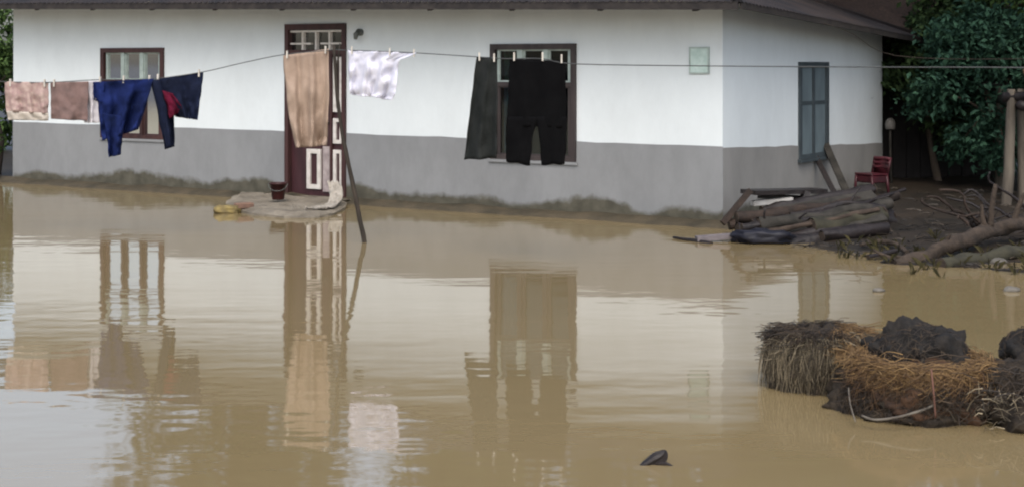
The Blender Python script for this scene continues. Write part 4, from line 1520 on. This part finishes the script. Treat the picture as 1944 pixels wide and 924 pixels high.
# a bridge of straw between the two clods
its = []
for _ in range(1200):
    t = rng.random()
    p = Vector((1.78, 7.95, 0.25)).lerp(Vector((1.86, 7.36, 0.17)), t) + Vector((rng.gauss(0, 0.05), rng.gauss(0, 0.04), rng.gauss(0, 0.02)))
    v_ = Vector((rng.gauss(0.2, 0.6), rng.gauss(-0.7, 0.5), rng.gauss(-0.3, 0.25))).normalized() * rng.uniform(0.05, 0.16)
    its.append(([p - v_ * 0.5, p + Vector((0, 0, 0.012)), p + v_ * 0.5], rng.uniform(0.0013, 0.003)))
stuff(its, M_straw_o, ne)
o = lump("clod", (2.11, 7.66, 0.16), 0.285, 0.24, 0.235, M_char, 14, 0.36, 1.9, 0.3, None, 5)
tag(o, "rounded charcoal grey clod sitting in the orange straw nest", "clod")
tag(lump("clod", (2.80, 7.95, 0.18), 0.16, 0.16, 0.15, M_char, 19, 0.32, 1.9, 0.0, None, 4), "black clod at the right edge behind the straw nest", "clod")

# tangle of dark debris right of the nest
CD = Vector((2.52, 7.30, 0.0))
de = empty("debris_heap", CD)
tag(de, "dark wet heap of twigs and pale scraps at the right edge", "debris heap")
lump("earth", (CD.x + 0.14, CD.y, 0.03), 0.38, 0.30, 0.26, M_clod, 23, 0.42, 2.2, 0.1, de, 5)
its = []
for _ in range(260):
    a = rng.uniform(0, 6.283)
    p = CD + Vector((rng.gauss(0.08, 0.17), rng.gauss(-0.08, 0.12), rng.uniform(0.03, 0.28)))
    d = Vector((math.cos(a), math.sin(a), rng.uniform(-0.5, 0.3)))
    L = rng.uniform(0.06, 0.2)
    its.append(([p, p + d * L * 0.5 + Vector((0, 0, 0.015)), p + d * L], rng.uniform(0.003, 0.006)))
o = strands(its).build("twigs", M_straw_d, de, True)
o["kind"] = "stuff"
M_scrap = mat("pale_scraps", (0.14, 0.125, 0.10), (0.06, 0.05, 0.04), 0.8, 18.0)
its = []
for _ in range(70):
    p = Vector((2.33 + rng.gauss(0, 0.07), 7.03 + rng.gauss(0, 0.05), rng.uniform(0.02, 0.20)))
    d = Vector((rng.gauss(0, 1), rng.gauss(0, 0.4), rng.gauss(0, 0.6))).normalized()
    L = rng.uniform(0.03, 0.09)
    its.append(([p, p + d * L * 0.5 + Vector((0, 0, 0.01)), p + d * L], rng.uniform(0.0015, 0.004)))
o = strands(its).build("scraps", M_straw_p, de, True)
o["kind"] = "stuff"
mb = MB()
mb.tube(densify([P(1636, 788, 7.1), P(1660, 796, 7.05), P(1700, 792, 7.03), P(1745, 780, 7.06), P(1775, 768, 7.15)], 4), 0.006, 7, 0.25)
tag(mb.build("twig", M_scrap, None, True), "pale curved twig lying at the foot of the straw nest", "twig", "pale twigs at the straw nest")
mb = MB()
mb.tube(densify([P(1611, 735, 7.3), P(1614, 765, 7.22), P(1624, 800, 7.1)], 4), 0.0035, 7, 0.25)
tag(mb.build("twig", M_scrap, None, True), "pale upright twig between the two straw clods", "twig", "pale twigs at the straw nest")
mb = MB()
mb.tube(densify([P(1768, 700, 7.0), P(1772, 740, 6.98), P(1776, 792, 7.0)], 4), 0.0045, 7, 0.2)
tag(mb.build("string", mat("reddish_string", (0.15, 0.075, 0.055), None, 0.8, 10.0), None, True), "reddish string hanging down the front of the straw nest", "string")

# broken bit of wood breaking the surface in front
c = W(1245, 880)
mb = MB()
mb.tube(densify([c + Vector((-0.075, -0.02, -0.015)), c + Vector((-0.02, -0.005, 0.012)), c + Vector((0.022, 0.0, 0.036)), c + Vector((0.044, 0.004, 0.060))], 4),
        [0.008, 0.012, 0.016, 0.019, 0.022, 0.025, 0.027, 0.027, 0.025, 0.022, 0.017, 0.011, 0.004], 9, 0.9)
mb.tube([c + Vector((0.0, -0.01, 0.0)), c + Vector((0.045, -0.02, 0.004)), c + Vector((0.085, -0.03, -0.012))], [0.012, 0.011, 0.006], 7, 0.8)
tag(mb.build("driftwood", M_log3, None, False), "small dark stub of driftwood breaking the open water", "driftwood")

# ------------------------------------------------------------------ litter and weeds on the muddy bank
rng = random.Random(77)
its = []
for _ in range(1500):
    x = rng.uniform(2.6, 8.5)
    y = bank_y(x) + rng.random() ** 1.6 * 7.5 - 0.25
    if x < 5.6 and (x - 2.27) * math.cos(TH) - (y - 15.9) * math.sin(TH) < 0.15:
        continue
    z = max(0.0, ground_z(x, y)) + 0.012
    a = rng.uniform(0, 6.283)
    L = rng.uniform(0.04, 0.22)
    d = Vector((math.cos(a), math.sin(a), rng.uniform(-0.05, 0.25)))
    p = Vector((x, y, z))
    its.append(([p - d * L * 0.5 + Vector((0, 0, 0.004)), p + Vector((rng.gauss(0, 0.01), rng.gauss(0, 0.01), 0.014)), p + d * L * 0.5], rng.uniform(0.003, 0.010)))
o = strands(its).build("litter", straw_mat("bank_litter", (0.006, 0.005, 0.004), (0.016, 0.012, 0.008), (0.055, 0.042, 0.028)))
tag(o, "twigs and dead leaves strewn over the dark mud bank", None, None, "stuff")
vs_, fs_ = [], []
for _ in range(170):
    x = rng.uniform(2.9, 7.5)
    y = bank_y(x) + rng.gauss(0.35, 0.5)
    if x < 4.2 and y > 14.6:
        continue
    z = max(0.0, ground_z(x, y))
    for _k in range(rng.randint(3, 7)):
        a = rng.uniform(0, 6.283)
        h = rng.uniform(0.03, 0.11)
        d = Vector((math.cos(a), math.sin(a), 0))
        t_ = Vector((-d.y, d.x, 0)) * 0.006
        b0 = Vector((x, y, z)) + d * rng.uniform(0, 0.03)
        i0 = len(vs_)
        vs_ += [b0 - t_, b0 + t_, b0 + d * h * 0.4 + Vector((0, 0, h * 0.8)) + t_ * 0.7, b0 + d * h * 0.9 + Vector((0, 0, h)), b0 + d * h * 0.4 + Vector((0, 0, h * 0.8)) - t_ * 0.7]
        fs_.append((i0, i0 + 1, i0 + 2, i0 + 3, i0 + 4))
o = mesh_obj("grass", vs_, fs_, leaf_mat("bank_grass", (0.020, 0.019, 0.008), (0.060, 0.052, 0.022)))
tag(o, "sparse olive grass along the muddy water edge at the right", None, None, "stuff")
